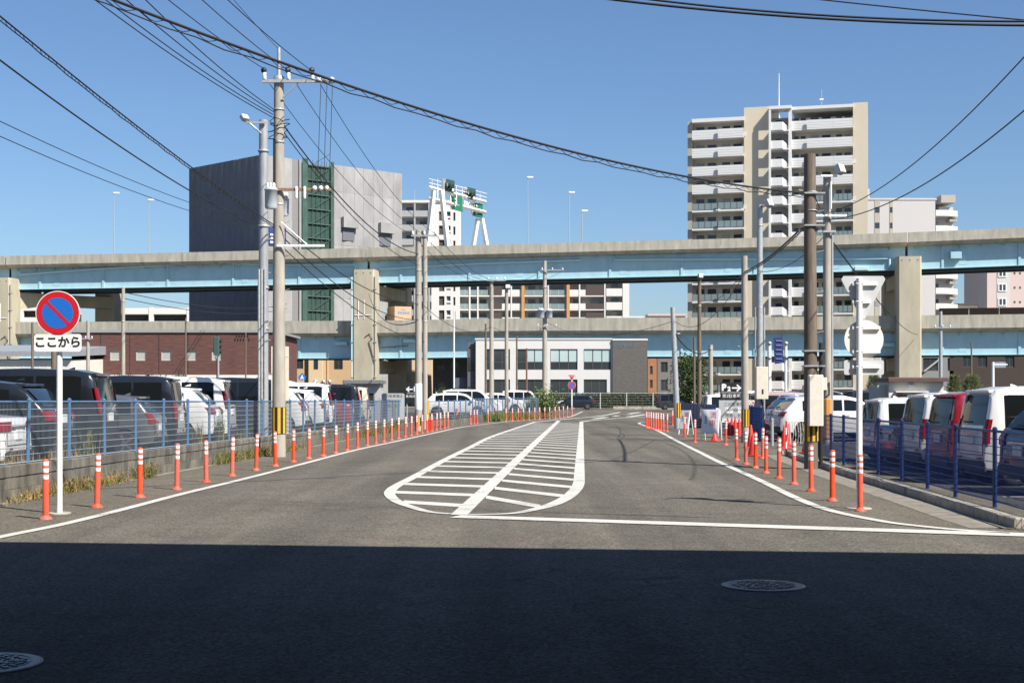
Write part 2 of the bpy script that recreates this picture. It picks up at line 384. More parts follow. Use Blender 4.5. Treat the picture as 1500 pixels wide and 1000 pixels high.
MB().rings([[(-90,fr(-90)-30,HB-1.8),(110,fr(110)-30,HB-1.8),(110,fr(110)-.02,HB-1.8),(-90,fr(-90)-.02,HB-1.8)],[(-90,fr(-90)-30,HB-1.352),(110,fr(110)-30,HB-1.352),(110,fr(110)-.02,HB-1.352),(-90,fr(-90)-.02,HB-1.352)]]).build('deck_slab', OVC, bt)
for v in (2,8,14,20,26): MB().rings([[(-90,fr(-90)-v-1,HB-3.0),(110,fr(110)-v-1,HB-3.0),(110,fr(110)-v,HB-3.0),(-90,fr(-90)-v,HB-3.0)],[(-90,fr(-90)-v-1,HB-1.802),(110,fr(110)-v-1,HB-1.802),(110,fr(110)-v,HB-1.802),(-90,fr(-90)-v,HB-1.802)]]).build('girder', OVC, bt)
for x in (-62,-24,26,64):
    for v in (5,23): MB().bbox(x-1,x+1,fr(x)-v-1,fr(x)-v+1,0,HB-3.02,.2).build('pier', OVC, bt)
# ================================================================ orange bollards
def make_bollard(name, label, group):
    t = thing(name, label, 'bollard', group=group)
    MB().lathe([(.085,0),(.085,.014),(.072,.026),(.050,.04),(.046,.055)], 14).build('base', ORANGE, t, True)
    MB().lathe([(.040,.05),(.040,.78),(.036,.80),(.015,.805)], 14).build('post', ORANGE, t, True)
    for z in (.565, .655, .745): MB().lathe([(.0413,z-.028),(.0418,z-.025),(.0418,z+.025),(.0413,z+.028)], 14).build('reflective_band', REFL, t, True)
    return t
GL, GR = 'orange bollards along the left edge line', 'orange bollards along the right edge line'
left_b = [(67,760.5),(142,743),(205,728.5),(259,717),(302,706),(340,697),(375,689),(403.5,683),(429.6,676.8),(452.3,671.9),(473.5,668),(491.7,664),(508.5,660.2),(523.9,656.2),(538,652.8),(550.7,649.8),(562.4,647.2),(573.6,644.8),(583.8,642.4),(593.6,640),(602.4,638),(610.5,636.2),(618.2,634.6),(625.6,633.2),(632.5,631.6),(639,630),(645,628.6),(651,627.4),(656,626.4)]
far_b = [(689,621.4),(694.4,620.8),(699,620.2),(715,618.6),(741,617),(750.4,616.4),(758.7,616),(767,615.4),(775,615),(783,614.4),(790.7,614),(798,613.6),(804.8,613.2),(812.8,612.6),(819,611.8),(825,611.2),(831,610.4),(837.6,609.2)]
right_b = [(1260,748.5),(1219,733.5),(1188,719.5),(1163,709.5),(1141,700.5),(1122,693),(1106.5,685.5),(1092.5,680),(1079,674)]
right_b2 = [(1117,671.5),(1063,651.8),(1018,648)]
clus = [(947,626.5),(950,627.2),(953.5,628),(957,628.6),(960.5,629.4),(964,630),(968,630.6),(972,631.2),(977,632)]
B0 = make_bollard('bollard', 'first orange bollard of the left row, nearest the round sign', GL)
def bl(pt, label, grp, first=False):
    p = G(*pt); lean = Vector((rnd.gauss(0,.012), rnd.gauss(0,.014)))
    o = B0 if first else copytree(B0, (0,0,0), 0, label, grp)
    o.location = (p.x, p.y, .004); o.rotation_euler = (lean.x, lean.y, rnd.uniform(0,6)); o.scale = (1,1,rnd.uniform(.985,1.015)); return o
for i, p in enumerate(left_b): bl(p, f'{ORD[i+1]} orange bollard from the camera in the long left row', GL, i == 0)
for i, p in enumerate(far_b): bl(p, f'{ORD[i+1]} orange bollard in the far left row past the car park entrance', 'orange bollards along the far left bend')
for i, p in enumerate(right_b): bl(p, f'{ORD[i+1]} orange bollard from the camera in the right row', GR)
for p, l in zip(right_b2, ('orange bollard standing apart beside the red traffic cones', 'orange bollard in front of the parking price board', 'lone orange bollard between the two folding boards')): bl(p, l, GR)
for i, p in enumerate(clus): bl(p, f'{ORD[i+1]} orange bollard from the left in the tight cluster at the road mouth', 'clustered orange bollards')
for p, l in (((1003,640),'orange bollard right behind the small white folding board'), ((985,622.5),'orange bollard behind the tight cluster by the road mouth')): bl(p, l, GR)
# ================================================================ left block wall with mesh fence
wallp = thing('block_wall', 'stained low concrete block wall along the left verge', 'wall')
wdir = Vector((.061, 1, 0)).normalized(); wang = math.atan2(wdir.y, wdir.x)
def wtop(Y): return .56 - (Y - 21)*.0042
bmesh_ = [MB().bbox(.006,.394,0,.15,0,.186,.006).mesh('block', CONCD), MB().bbox(.006,.394,.004,.15,0,.186,.006).mesh('block', CONCD)]
back = MB(); far = MB()
Y0, Y1 = 15.0, 65.5
n = int((Y1-Y0)/.4)
for i in range(n):
    Y = Y0 + i*.4
    for r in range(2):
        off = .2*(r % 2); yy = Y + off*wdir.y; p = (wall_p(yy), yy, r*.192)
        if Y < 36:
            o = put('block', bmesh_[rnd.random() < .5], wallp, p); o.rotation_euler = (0,0,wang + rnd.uniform(-.004,.004))
        else:
            M = Matrix.Translation(p) @ Matrix.Rotation(wang, 4, 'Z'); far.bbox(.006,.394,0,.15,0,.186,.006,0,M)
stuff(far.build('far_blocks', CONCD, wallp))
j = 0
while j < n:
    Y = Y0 + j*.4; L = 1.99
    p = Vector((wall_p(Y), Y, .384)); M = Matrix.Rotation(wang, 4, 'Z')
    o = MB().bbox(.005, L, -.012, .17, 0, max(.08, wtop(Y)-.384), .01).build('coping', CONCD, wallp, loc=p); o.rotation_euler = (0,0,wang); j += 5
b = MB()
p0 = Vector((wall_p(Y0), Y0, 0)); p1 = Vector((wall_p(Y1), Y1, 0)); nn = Vector((-wdir.y, wdir.x, 0))
b.rings([[p0+nn*.02, p1+nn*.02, p1+nn*.13, p0+nn*.13], [q + Vector((0,0,.38)) for q in (p0+nn*.02, p1+nn*.02, p1+nn*.13, p0+nn*.13)]]); b.build('mortar_core', CONCD, wallp)
def mesh_fence(name, label, path, zb, zt, pm, wm, pitch, hstep, vstep, post_r=.032, lean=0.0):
    """path: ground points, zb/zt: functions of Y"""
    t = thing(name, label, 'fence', (path[0][0], path[0][1], 0)); O = Vector((path[0][0], path[0][1], 0))
    P = [Vector((p[0], p[1], 0)) for p in path]; seg = []; tot = 0
    for a, c in zip(P, P[1:]): seg.append((tot, a, c, (c-a).length)); tot += (c-a).length
    def at(s):
        for s0, a, c, l in seg:
            if s <= s0 + l or (s0, a, c, l) == seg[-1]: return a + (c-a)*((s-s0)/l)
    s = 0
    while s <= tot + .01:
        q = at(min(s, tot)); e = Vector((rnd.uniform(-.4,1)*lean, 0, 0)); 
        MB().cyl(q - O + Vector((0,0,zb(q.y)-.05)), q - O + e + Vector((0,0,zt(q.y)+.02)), post_r, n=8).lathe([(post_r*1.15,0),(post_r*1.15,.03),(post_r*.5,.05)], 8, tuple(q - O + e + Vector((0,0,zt(q.y)+.015)))).build('post', pm, t); s += pitch
    N = max(2, int(tot/1.0)); S = [at(tot*i/N) for i in range(N+1)]
    MB().tube([q - O + Vector((0,0,zt(q.y))) for q in S], .022, 6).build('top_rail', pm, t)
    H = zt(P[0].y) - zb(P[0].y); k = int(H/hstep)
    for i in range(k):
        MB().tube([q - O + Vector((0,0,zt(q.y) - hstep*(i+1))) for q in S], .0065 if i < k-1 else .012, 4).build('rail_wire', wm, t)
    b = MB(); s = 0
    while s < tot:
        q = at(s) - O; b.cyl(q + Vector((0,0,zb(q.y + O.y)+.04)), q + Vector((0,0,zt(q.y + O.y))), .0029, n=3, caps=False); s += vstep
    stuff(b.build('upright_wires', wm, t)); return t
fp = [(wall_p(Y)-.09, Y) for Y in (17, 30, 45, 64.6)]
mesh_fence('mesh_fence', 'pale blue wire mesh fence standing on the left block wall', fp, wtop, lambda Y: 1.56 - (Y-21)*.0048, FENCEB, WIRE, 1.75, .122, .05, lean=.035)
mesh_fence('mesh_fence', 'short pale blue mesh fence panel beside the white sleeved pole', [(X(628,66),66),(X(655,69),69),(X(690,76),76)], lambda Y: .3, lambda Y: 1.32, FENCEB, WIRE, 1.7, .14, .08)
mesh_fence('mesh_fence', 'far pale blue mesh fence round the bend beside tall weeds', [(X(692,77),77),(X(720,90),90),(X(755,99),99),(X(790,106),106)], lambda Y: .3, lambda Y: 1.38, FENCEB, WIRE, 1.9, .16, .1)
wb = thing('block_wall', 'low concrete block wall under the far left bend fence', 'wall')
b = MB(); q = [(X(655,68),68.4),(X(692,76),76.4),(X(720,89),89.4),(X(755,98),98.4),(X(792,105),105.4)]
for a, c in zip(q, q[1:]):
    d = Vector(c) - Vector(a); M = Matrix.Translation((*a, 0)) @ Matrix.Rotation(math.atan2(d.y, d.x), 4, 'Z')
    k = int(d.length/.8)
    for i in range(k): MB().bbox(i*.8+.005, i*.8+.795, 0, .14, 0, .36, .01, 0, M).build('block', CONCD, wb)
# ================================================================ right dark blue fence
rf = [(7.19-.3,16.3),(7.19,20.5),(7.24,22.3),(7.4,24.4),(7.51,26.4),(7.58,28.2),(7.84,32.3),(8.03,34.6),(8.2,37)]
mesh_fence('mesh_fence', 'dark blue wire mesh fence behind the right kerb', rf, lambda Y: .04, lambda Y: 1.13, FENCED, FENCED, 2.0, .115, .055, .034)
t = thing('sheet_fence', 'solid dark blue corrugated sheet fence behind the folding boards', 'fence')
a, c = Vector((9.94,42.4*1.59,0)), Vector((9.75,34.6*1.93,0))
a, c = G(996,620) , G(1046,627.5)
d = c - a; N = 22
for i in range(N):
    q = a + d*(i/N); MB().box(0, d.length/N*.96, -.018 - .012*(i % 2), .018, .04, 1.12).build('panel', SHEETB, t, loc=q).rotation_euler = (0,0,math.atan2(d.y,d.x))
for i in (0, .5, 1): 
    q = a + d*i; MB().cyl(q + Vector((.06,.06,0)), q + Vector((.06,.06,1.16)), .04).build('post', FENCED, t)
q = a + d; b = MB().box(-.04, d.length+.04, -.03, .03, 1.12, 1.17); b.build('top_rail', FENCED, t, loc=a).rotation_euler = (0,0,math.atan2(d.y,d.x))
t2 = mesh_fence('mesh_fence', 'short dark blue mesh fence panel left of the mauve van', [G(1098,640).to_2d(), G(1117,648).to_2d()], lambda Y: .05, lambda Y: 1.2, FENCED, FENCED, 1.2, .12, .06)
# ================================================================ road signs
def disc(b, r, y0, y1, n=48, m=0, c=(0,0,0)):
    ring = lambda y: [(c[0] + r*math.cos(2*math.pi*k/n), y, c[2] + r*math.sin(2*math.pi*k/n)) for k in range(n)]
    return b.rings([ring(y0), ring(y1)], m)
def rrect(w, h, r, n=5):
    P = []
    for cx, cz, a0 in ((w/2-r,h/2-r,0),(-w/2+r,h/2-r,90),(-w/2+r,-h/2+r,180),(w/2-r,-h/2+r,270)):
        P += [(cx + r*math.cos(R(a0+90*k/n)), cz + r*math.sin(R(a0+90*k/n))) for k in range(n+1)]
    return P
def plate(P, y0, y1, z): b = MB(); return b.rings([[(x,y0,z+q) for x,q in P],[(x,y1,z+q) for x,q in P]])
def no_parking_disc(t, zc, r=.32, y=0.0):
    disc(MB(), r, y-.012, y, c=(0,0,zc)).build('sign_rim', WHITE, t)
    disc(MB(), r*.965, y-.014, y-.0125, c=(0,0,zc)).build('red_ring', RED, t)
    disc(MB(), r*.70, y-.016, y-.0145, c=(0,0,zc)).build('blue_disc', BLUE, t)
    M = Matrix.Translation((0,0,zc)) @ Matrix.Rotation(R(45), 4, 'Y')
    MB().box(-r*.73, r*.73, y-.018, y-.0165, -r*.075, r*.075, 0, M).build('red_slash', RED, t)
    disc(MB(), r, y+.001, y+.003, c=(0,0,zc)).build('sign_back', GREYP, t)
p = G(85,753)
t = thing('no_parking_sign', 'round red and blue no parking sign over a white plate on the left', 'sign', (p.x,p.y,0), R(0))
MB().cyl((0,.06,0),(0,.06,Z(432,p.y)), .041, n=14).build('pole', WHITE, t, True)
MB().lathe([(.16,0),(.16,.012),(.15,.02)], 18, (0,.06,.004)).build('foot', CONC, t)
zc = Z(458.5, p.y); no_parking_disc(t, zc, .31)
zp = Z(502, p.y); MBp = plate(rrect(.66,.245,.04), -.012, 0, zp).build('plate', WHITE, t)
lettering('ここから', .165, INK, MBp, (0,-.0145,zp), .006, 1.0)
for z in (zc+.13, zc-.13, zp): MB().box(-.06,.06,0.003,.10,z-.02,z+.02).build('bracket', STEEL, t)
PLT = mat('plate_back',(.56,.57,.58),.5,var=.06,scale=5)
# seen from behind: triangle, round and plate on the right
p = G(1258,745)
t = thing('road_sign', 'backs of a grey triangular, round and rectangular road sign on one white pole', 'sign', (p.x,p.y,0), R(-2))
MB().cyl((0,-.03,0),(0,-.03,Z(408,p.y)), .045, n=14).build('pole', WHITE, t, True)
MB().lathe([(.18,0),(.18,.012),(.16,.02)], 18, (0,-.03,.004)).build('foot', CONC, t)
Yp = p.y; zt_, zb_ = Z(404,Yp), Z(467,Yp); ox = X(1265,Yp)-p.x; w = .32
P = [(ox-w,zt_-.05),(ox-w+.03,zt_),(ox+w-.03,zt_),(ox+w,zt_-.05),(ox+.025,zb_),(ox-.025,zb_)][::-1]
MB().rings([[(x,.02,z) for x,z in P],[(x,.035,z) for x,z in P]]).build('triangle_plate', PLT, t)
disc(MB(), .285, .02, .034, c=(X(1266,Yp)-p.x,0,Z(497,Yp))).build('round_plate', mat('aged_white_plate',(.80,.78,.72),.5,var=.06,scale=5), t)
plate(rrect(.58,.215,.03), .02, .034, Z(538,Yp)).build('plate', PLT, t).location = (X(1266,Yp)-p.x,0,0)
for py, wd in ((416,.30),(442,.2),(480,.34),(515,.34),(537,.34)):
    z = Z(py,Yp); MB().bbox(-.1, wd-.03, -.022, .019, z-.022, z+.022, .006).build('bracket', WHITE, t)
    MB().cyl((-.05,-.06,z),(.05,-.06,z),.012,n=6).build('bolt', STEEL, t)
# far stop sign
p = G(837.6,608.5); t = thing('stop_sign', 'red triangular stop sign above a no parking disc at the far bend', 'sign', (p.x,p.y,0))
MB().cyl((0,.05,0),(0,.05,Z(548,p.y)), .05, n=8).build('pole', WHITE, t)
z1, z2 = Z(548.5,p.y), Z(557.5,p.y); P = [(-.34,z1),(.34,z1),(0,z2)]; c_ = .86
MB().rings([[(x,-.01,z) for x,z in P[::-1]],[(x,0.0,z) for x,z in P[::-1]]]).build('triangle_plate', WHITE, t)
zm = (2*z1+z2)/3; MB().rings([[(x*c_,-.016,zm+(z-zm)*c_) for x,z in P[::-1]],[(x*c_,-.0105,zm+(z-zm)*c_) for x,z in P[::-1]]]).build('red_face', RED, t)
lettering('止まれ', .16, WHITE, t, (0,-.019,z1-.14), .004); no_parking_disc(t, Z(564,p.y), .3)
# ================================================================ utility poles
def pole_base(name, label, px, Y, pyt, r0, r1, m, lean=0.0, mid=None, group='utility poles'):
    t = thing(name, label, 'pole', (X(px,Y), Y, 0), group=group); h = Z(pyt, Y)
    MB().cyl((0,0,0),(lean*h,0,h), r0, r1, n=14).build('shaft', m, t, True); t['h'] = h; t['lean'] = lean
    return t, h
def rad(t, z, r0, r1, h): return r0 + (r1-r0)*z/h
def at_pole(t, px, py, dy=0.0):
    Y = t.location.y + dy; v = W(px, py, Y) - t.location; return v
def band(t, z0, z1, r, m, n=12): MB().lathe([(r*1.0,z0),(r*1.06,z0+.004),(r*1.06,z1-.004),(r,z1)], n).build('band', m, t, True)
def hazard(t, z0, z1, r):
    sl_ = thing_part('hazard_sleeve', t)
    MB().lathe([(r*1.05,z0),(r*1.05,z1)], 16).build('sleeve', BANDK, sl_, True)
    for k in range(8):
        a = k*math.pi/4; b = MB(); rr = r*1.07
        b.grid([[(rr*math.cos(a+d), rr*math.sin(a+d), z0+.01) for d in (0,.19,.38)],[(rr*math.cos(a+d), rr*math.sin(a+d), z1-.01) for d in (0,.19,.38)]]); b.build('yellow_stripe', YEL, sl_)
def thing_part(name, parent):
    o = bpy.data.objects.new(name, None); COL.objects.link(o); o.parent = parent; o.empty_display_size = .1; return o
def insulator(t, p, r=.07, h=.16, n=10):
    MB().lathe([(r*.5,0),(r,.02),(r*.6,.05),(r*.95,.08),(r*.6,.11),(r*.8,h-.02),(r*.3,h)], n, tuple(p)).build('insulator', INSUL, t, True)
def steps(t, h, r, z0=2.2, n=11):
    for i in range(n):
        z = z0 + i*.45
        if z > h-.4: break
        s = 1 if i % 2 else -1; MB().cyl((s*r*.9,-.02,z),(s*(r+.14),-.03,z+.03), .009, n=5).build('climbing_bolt', STEEL, t)
def ball(b, c, r, n=8):
    prof = [(r*math.sin(math.pi*k/6) if 0<k<6 else .001, -r*math.cos(math.pi*k/6)) for k in range(7)]; return b.lathe(prof, n, tuple(c))
def floodlight(t, p, yaw=0.0, tilt=-25, s=1.0):
    M = Matrix.Translation(p) @ Matrix.Rotation(yaw,4,'Z') @ Matrix.Rotation(R(tilt),4,'X')
    o = MB().bbox(-.17*s,.17*s,-.10*s,.10*s,-.14*s,.14*s,.02,0,M).build('floodlight', GREYP, t)
    MB().box(-.15*s,.15*s,-.11*s,-.101*s,-.12*s,.12*s,0,M).build('lens', mat('lamp_glass',(.7,.7,.68),.15), o)
def transformer(t, p, r=.22, h=.75):
    o = MB().lathe([(r*.9,0),(r*.95,.03),(r,.06),(r,h*.85),(r*1.08,h*.86),(r*1.08,h*.9),(r*.8,h),(r*.2,h+.02)], 16, tuple(p)).build('transformer', mat('transformer_grey',(.45,.48,.52),.45,.1,var=.1,scale=5), t, True)
    for s in (-1,0,1): MB().lathe([(.03,0),(.05,.03),(.03,.06),(.045,.09),(.02,.14)], 8, (p[0]+s*r*.5, p[1]-.05, p[2]+h-.02)).build('bushing', INSUL, o, True)
# --- large concrete pole on the left
PL, h = pole_base('utility_pole', 'tall tan concrete utility pole with transformer and yellow black base on the left', 408.5, 36.5, 112, .185, .13, POLEC)
hazard(PL, .62, 1.33, .185); steps(PL, h, .15)
MB().cyl((0,0,h-.05),(.0,0,Z(70,36.5)), .06, .045, n=10).build('top_extension', STEEL, PL, True)
MB().lathe([(.14,0),(.15,.03),(.15,.09),(.14,.12)], 12, (0,0,h-.14)).build('collar', STEEL, PL, True)
za = Z(121,36.5); MB().box(X(386,36.5)-PL.location.x, X(487,36.5)-PL.location.x, -.19,-.11, za-.04, za+.04).build('crossarm', STEEL, PL)
MB().cyl((.12,-.15,za-.45),(.55,-.15,za-.03),.022,n=6).build('brace', STEEL, PL)
for px in (389,424,459):
    q = Vector((X(px,36.5)-PL.location.x,-.15,za+.04)); insulator(PL, q, .065, .2); ball(MB(), q+Vector((-.02,0,.25)), .08).build('cable_clamp', BLACK, PL)
for px in (469,479,488): ball(MB(), (X(px,36.5)-PL.location.x,-.23,za+.03), .065, 10).build('insulator', INSUL, PL, True)
za2 = Z(279,36.5); MB().box(X(398,36.5)-PL.location.x, X(486,36.5)-PL.location.x, -.21,-.14, za2-.035, za2+.035).build('crossarm', RUST, PL)
for px in (463,472,481): ball(MB(), (X(px,36.5)-PL.location.x,-.25,za2+.02), .07, 10).build('insulator', INSUL, PL, True)
for px in (436,448): MB().lathe([(.03,-.25),(.045,-.2),(.035,-.15),(.045,-.1),(.035,-.02),(.045,.03),(.03,.07)], 8, (X(px,36.5)-PL.location.x,-.24,za2)).build('fuse_switch', INSUL, PL, True)
transformer(PL, (X(400,36.5)-PL.location.x,-.30,Z(308,36.5)), .17, .56)
transformer(PL, (X(417,36.5)-PL.location.x,.05,Z(316,36.5)), .11, .5)
za3 = Z(361,36.5); MB().box(-.02, X(477,36.5)-PL.location.x, -.22,-.17, za3-.03, za3+.03).build('crossarm', WHITE, PL)
MB().cyl((.1,-.2,za3+.62),(.78,-.2,za3+.03),.018,n=6).build('brace', WHITE, PL)
for py in (176,184,192,200):
    z = Z(py,36.5); MB().tube([(.3*math.cos(a)*(.7+.3*math.sin(3*a+py)), .26*math.sin(a), z+.05*math.sin(2*a+py)) for a in [k*.42 for k in range(16)]], .012, 4).build('cable_loop', CABLE, PL)
for z0, z1 in ((160,162),(207,210),(298,301)): band(PL, Z(z1,36.5), Z(z0,36.5), .148, STEEL)
MB().tube([(-.10,-.13,Z(y,36.5)) for y in (205,240,280,300)], .035, 6).build('riser_cable', CABLE, PL)
# --- grey steel pole just behind it
PS, h = pole_base('steel_pole', 'slim grey steel pole with bundled conduits and floodlight behind the tan pole', 386, 41, 176, .15, .135, mat('steel_pole_grey',(.34,.35,.36),.55,.2,var=.25,scale=4,stretch=(2,2,.4)))
floodlight(PS, at_pole(PS,358,173,-.2), .9, -40, .7)
MB().box(X(362,41)-PS.location.x, .1, -.22,-.16, Z(183,41), Z(180,41)).build('bracket', STEEL, PS)
MB().tube([at_pole(PS,366,181,-.2), at_pole(PS,375,189,-.2), at_pole(PS,383,196,-.1)], .03, 6).build('bracket', STEEL, PS)
for k, dx in enumerate((-.10,-.02,.07)): MB().cyl((dx,-.17,.1),(dx,-.17,Z(395,41)), .04, n=8).build('conduit', STEEL, PS, True)
for py in (220,330,420,480): band(PS, Z(py+3,41), Z(py,41), .16, STEEL)
MB().box(X(397,41)-PS.location.x, X(420,41)-PS.location.x, .05,.4, 0, Z(507,41)).build('cabinet', mat('cream_cabinet',(.66,.60,.48),.6,var=.1,scale=3), PS)
# --- generic poles (px, Y, top row, radii, material, label)
def simple_pole(label, px, Y, pyt, r0, r1, m, lean=0, arms=(), hz=None, bands=(), name='utility_pole'):
    t, h = pole_base(name, label, px, Y, pyt, r0, r1, m, lean)
    for py, xa, xb in arms:
        z = Z(py,Y); MB().box(X(xa,Y)-t.location.x, X(xb,Y)-t.location.x, -r0-.09, -r0-.01, z-.04, z+.04).build('crossarm', STEEL, t)
        n_ = 3
        for i in range(n_):
            q = (X(xa + (xb-xa)*(.06+.88*i/(n_-1)),Y)-t.location.x, -r0-.05, z+.04); insulator(t, q, .07, .17, 8)
    if hz: hazard(t, *hz, r0*.97)
    for py in bands: band(t, Z(py+1.5,Y), Z(py,Y), r1 + (r0-r1)*.5, STEEL)
    return t
P613 = simple_pole('concrete utility pole with a white sleeve and black yellow base at the left entrance', 613, 62, 338, .17, .13, POLEC, 0, [(346,603,641)], (.25,.62), (395,430))
MB().lathe([(.172,Z(600,62)),(.176,Z(599,62)),(.168,Z(562,62)),(.16,Z(561.5,62))], 14).build('white_sleeve', WHITE, P613, True)
P622 = simple_pole('thinner grey pole right behind the white sleeved utility pole', 622.5, 65, 350, .13, .11, POLEC, bands=(420,470))
P720 = simple_pole('brown grey utility pole with an orange base band behind the bend fence', 720, 93, 411, .17, .13, POLEC, 0, [(411,714,741)])
MB().lathe([(.175,.0),(.178,.02),(.175,.62),(.17,.63)], 12).build('orange_sleeve', mat('orange_sleeve',(.50,.20,.06),.7,var=.3,scale=7), P720, True)
P742 = simple_pole('dark grey utility pole with a floodlight right of the orange based pole', 742, 98, 424, .15, .12, POLEC, bands=(520,560)); floodlight(P742, at_pole(P742,744,420,-.2), 0, -20)
P798 = simple_pole('tall concrete pole with grey transformer in front of the white office', 798, 124, 382, .26, .16, POLEC, 0, [(396,792,826),(478,786,816)], bands=(420,)); transformer(P798, (-.35,-.4,Z(466,124)), .3, .8); transformer(P798, (.4,-.3,Z(466,124)), .28, .75)
simple_pole('thin brown street lamp pole in front of the office front windows', 757, 118, 492, .09, .07, POLEW, name='street_lamp'); 
sl_ = simple_pole('thin rusty red pole in front of the second office window', 771.5, 122, 510, .085, .075, mat('rust_red',(.22,.10,.07),.8,var=.3,scale=5))
simple_pole('thin dark brown pole at the left edge of the white office', 711.5, 112, 474, .10, .08, POLEW)
simple_pole('thin pale lamp pole left of the white office against the lower viaduct', 665, 150, 455, .10, .07, WHITE, name='lamp_post')
simple_pole('concrete pole with three wire brackets behind the left parked cars', 180.5, 98, 421, .16, .12, POLEC, 0, bands=(440,470))
simple_pole('short utility pole with crossarm right of the no parking plate', 129, 110, 470, .16, .13, POLEC, 0, [(496,116,137)])
simple_pole('thin brown pole left of the no parking sign', 47.5, 115, 472, .12, .10, POLEW)
simple_pole('stubby brown post right behind the no parking sign pole', 79, 112, 514, .25, .22, POLEW)
simple_pole('thin dark lamp pole in front of the brick hall windows', 272, 112, 466, .09, .07, POLEW, name='street_lamp')
simple_pole('thin dark pole at the right of the brick hall wall', 360, 118, 487, .07, .06, POLEW)
simple_pole('rusty short pole carrying the signal box before the brick hall', 319, 108, 525, .13, .12, mat('rust_red',(.22,.10,.07)))
P987 = simple_pole('leaning grey steel pole with black yellow band at the road mouth', 992.5, 66, 450, .15, .115, STEEL, -.040, (), (.55,1.25), (488,))
P1024 = simple_pole('thin brown wooden pole with a small lamp left of the price board', 1024.5, 78, 401, .13, .10, POLEW, 0, (), None, (447,)); floodlight(P1024, at_pole(P1024,1026,404,-.2), .4, -10, .8)
simple_pole('short grey brown pole behind the blue sheet fence', 1041, 80, 505, .15, .13, POLEC, 0, (), None, (510,))
simple_pole('thin weathered pole in front of the round green tree', 1017, 82, 494, .08, .07, POLEW)
P1090 = simple_pole('grey concrete pole with black yellow base behind the right bollards', 1091.5, 47, 375, .135, .105, POLEC, -.004, (), (.55,1.16), ()); steps(P1090, 5, .12, 2.4, 6)
P1112 = simple_pole('steel pole carrying a cream cabinet and floodlight right of the price board', 1113, 52, 300, .13, .11, STEEL, 0, [], None, (330,395,450)); floodlight(P1112, at_pole(P1112,1126,298,-.2), .9, -25); MB().cyl(at_pole(P1112,1112,305), at_pole(P1112,1125,300), .03, n=6).build('bracket', STEEL, P1112)
for dx in (-.17,.17): MB().cyl((dx,0,.2),(dx,0,Z(450,52)), .035, n=8).build('conduit', STEEL, P1112, True)
cab = MB().bbox(X(1104,52)-P1112.location.x, X(1121.5,52)-P1112.location.x, -.55,-.2, Z(584,52), Z(537.5,52), .015).build('cabinet', mat('cream_cabinet',(.66,.60,.48)), P1112)
MB().box(X(1112,52)-P1112.location.x, X(1114.5,52)-P1112.location.x, -.556,-.552, Z(577,52), Z(570,52)).build('cabinet_window', INK, cab)
MB().tube([(0,-.4,Z(584,52)),(.08,-.4,.9),(0,-.2,.3)], .04, 6).build('cable', CABLE, P1112)
P1190 = simple_pole('thick brown pole wrapped in a cream cover with black yellow base', 1188, 30.5, 226, .155, .13, POLEW, -.004, (), (.62,1.02), (281,308)); steps(P1190, 7, .14, 2.6, 9)
MB().bbox(X(1182,30.5)-P1190.location.x-.02, X(1202,30.5)-P1190.location.x, -.30,-.14, Z(623,30.5), Z(549,30.5), .02).build('cream_cover', mat('cream_cover',(.68,.63,.53),.75,var=.1,scale=7,bump=.5), P1190)
MB().bbox(X(1202,30.5)-P1190.location.x, X(1208,30.5)-P1190.location.x, -.24,-.12, Z(571,30.5), Z(553,30.5), .01).build('side_box', mat('cream_cover',(.68,.63,.53)), P1190)
MB().cyl((.21,-.05,.1),(.21,-.05,Z(502,30.5)), .045, n=8).build('conduit', BANDK, P1190, True)
for py in (283,330,513,535): MB().box(-.18,.28,-.17,.17,Z(py+2,30.5),Z(py,30.5)).build('clamp', STEEL, P1190)
P1212 = simple_pole('concrete pole with floodlight crossarms and orange guard behind the sign backs', 1211.5, 46, 257, .155, .13, POLEC, 0, [], None, (340,)); floodlight(P1212, at_pole(P1212,1230,248,-.2), .9, -20, 1.1)
for py, xa, xb in ((259,1200,1224),(317,1193,1238),(340,1195,1222)):
    z = Z(py,46); MB().box(X(xa,46)-P1212.location.x, X(xb,46)-P1212.location.x, -.24,-.17, z-.035, z+.035).build('crossarm', WHITE if py < 330 else STEEL, P1212)
MB().cyl(at_pole(P1212,1217,266,-.2), at_pole(P1212,1217,306,-.2), .035, n=8).build('conduit', WHITE, P1212, True)
MB().cyl((.16,-.05,.1),(.16,-.05,Z(345,46)), .04, n=8).build('conduit', STEEL, P1212, True)
MB().lathe([(.175,Z(642,46)),(.18,Z(641,46)),(.18,Z(585,46)),(.17,Z(584,46))], 10).build('orange_guard', mat('orange_guard',(.62,.28,.07),.6,var=.3,scale=10,stretch=(6,6,.2)), P1212)
MB().tube([(.02,-.2,Z(560,46)),(.0,-.3,Z(578,46)),(-.12,-.25,Z(582,46)),(-.25,-.15,Z(574,46))], .03, 6).build('cable', CABLE, P1212)
simple_pole('steel pole with a short crossarm beside the right viaduct pier', 1378, 105, 456, .15, .12, STEEL, 0, [(480,1367,1392)])
simple_pole('thin brown street lamp under the right end of the viaduct', 1423, 120, 500, .08, .07, POLEW, name='street_lamp')
t, h = pole_base('sign_pole', 'white pole with a small sign above the right parked vans', 1454.5, 60, 530, .07, .06, WHITE)
MB().box(.08,.55,-.05,-.02,h-.25,h).build('sign_panel', mat('grey_blue_sign',(.25,.30,.36),.5,var=.3,scale=6), t); MB().cyl((0,-.03,h-.12),(.62,-.03,h-.12),.03).build('arm', WHITE, t)
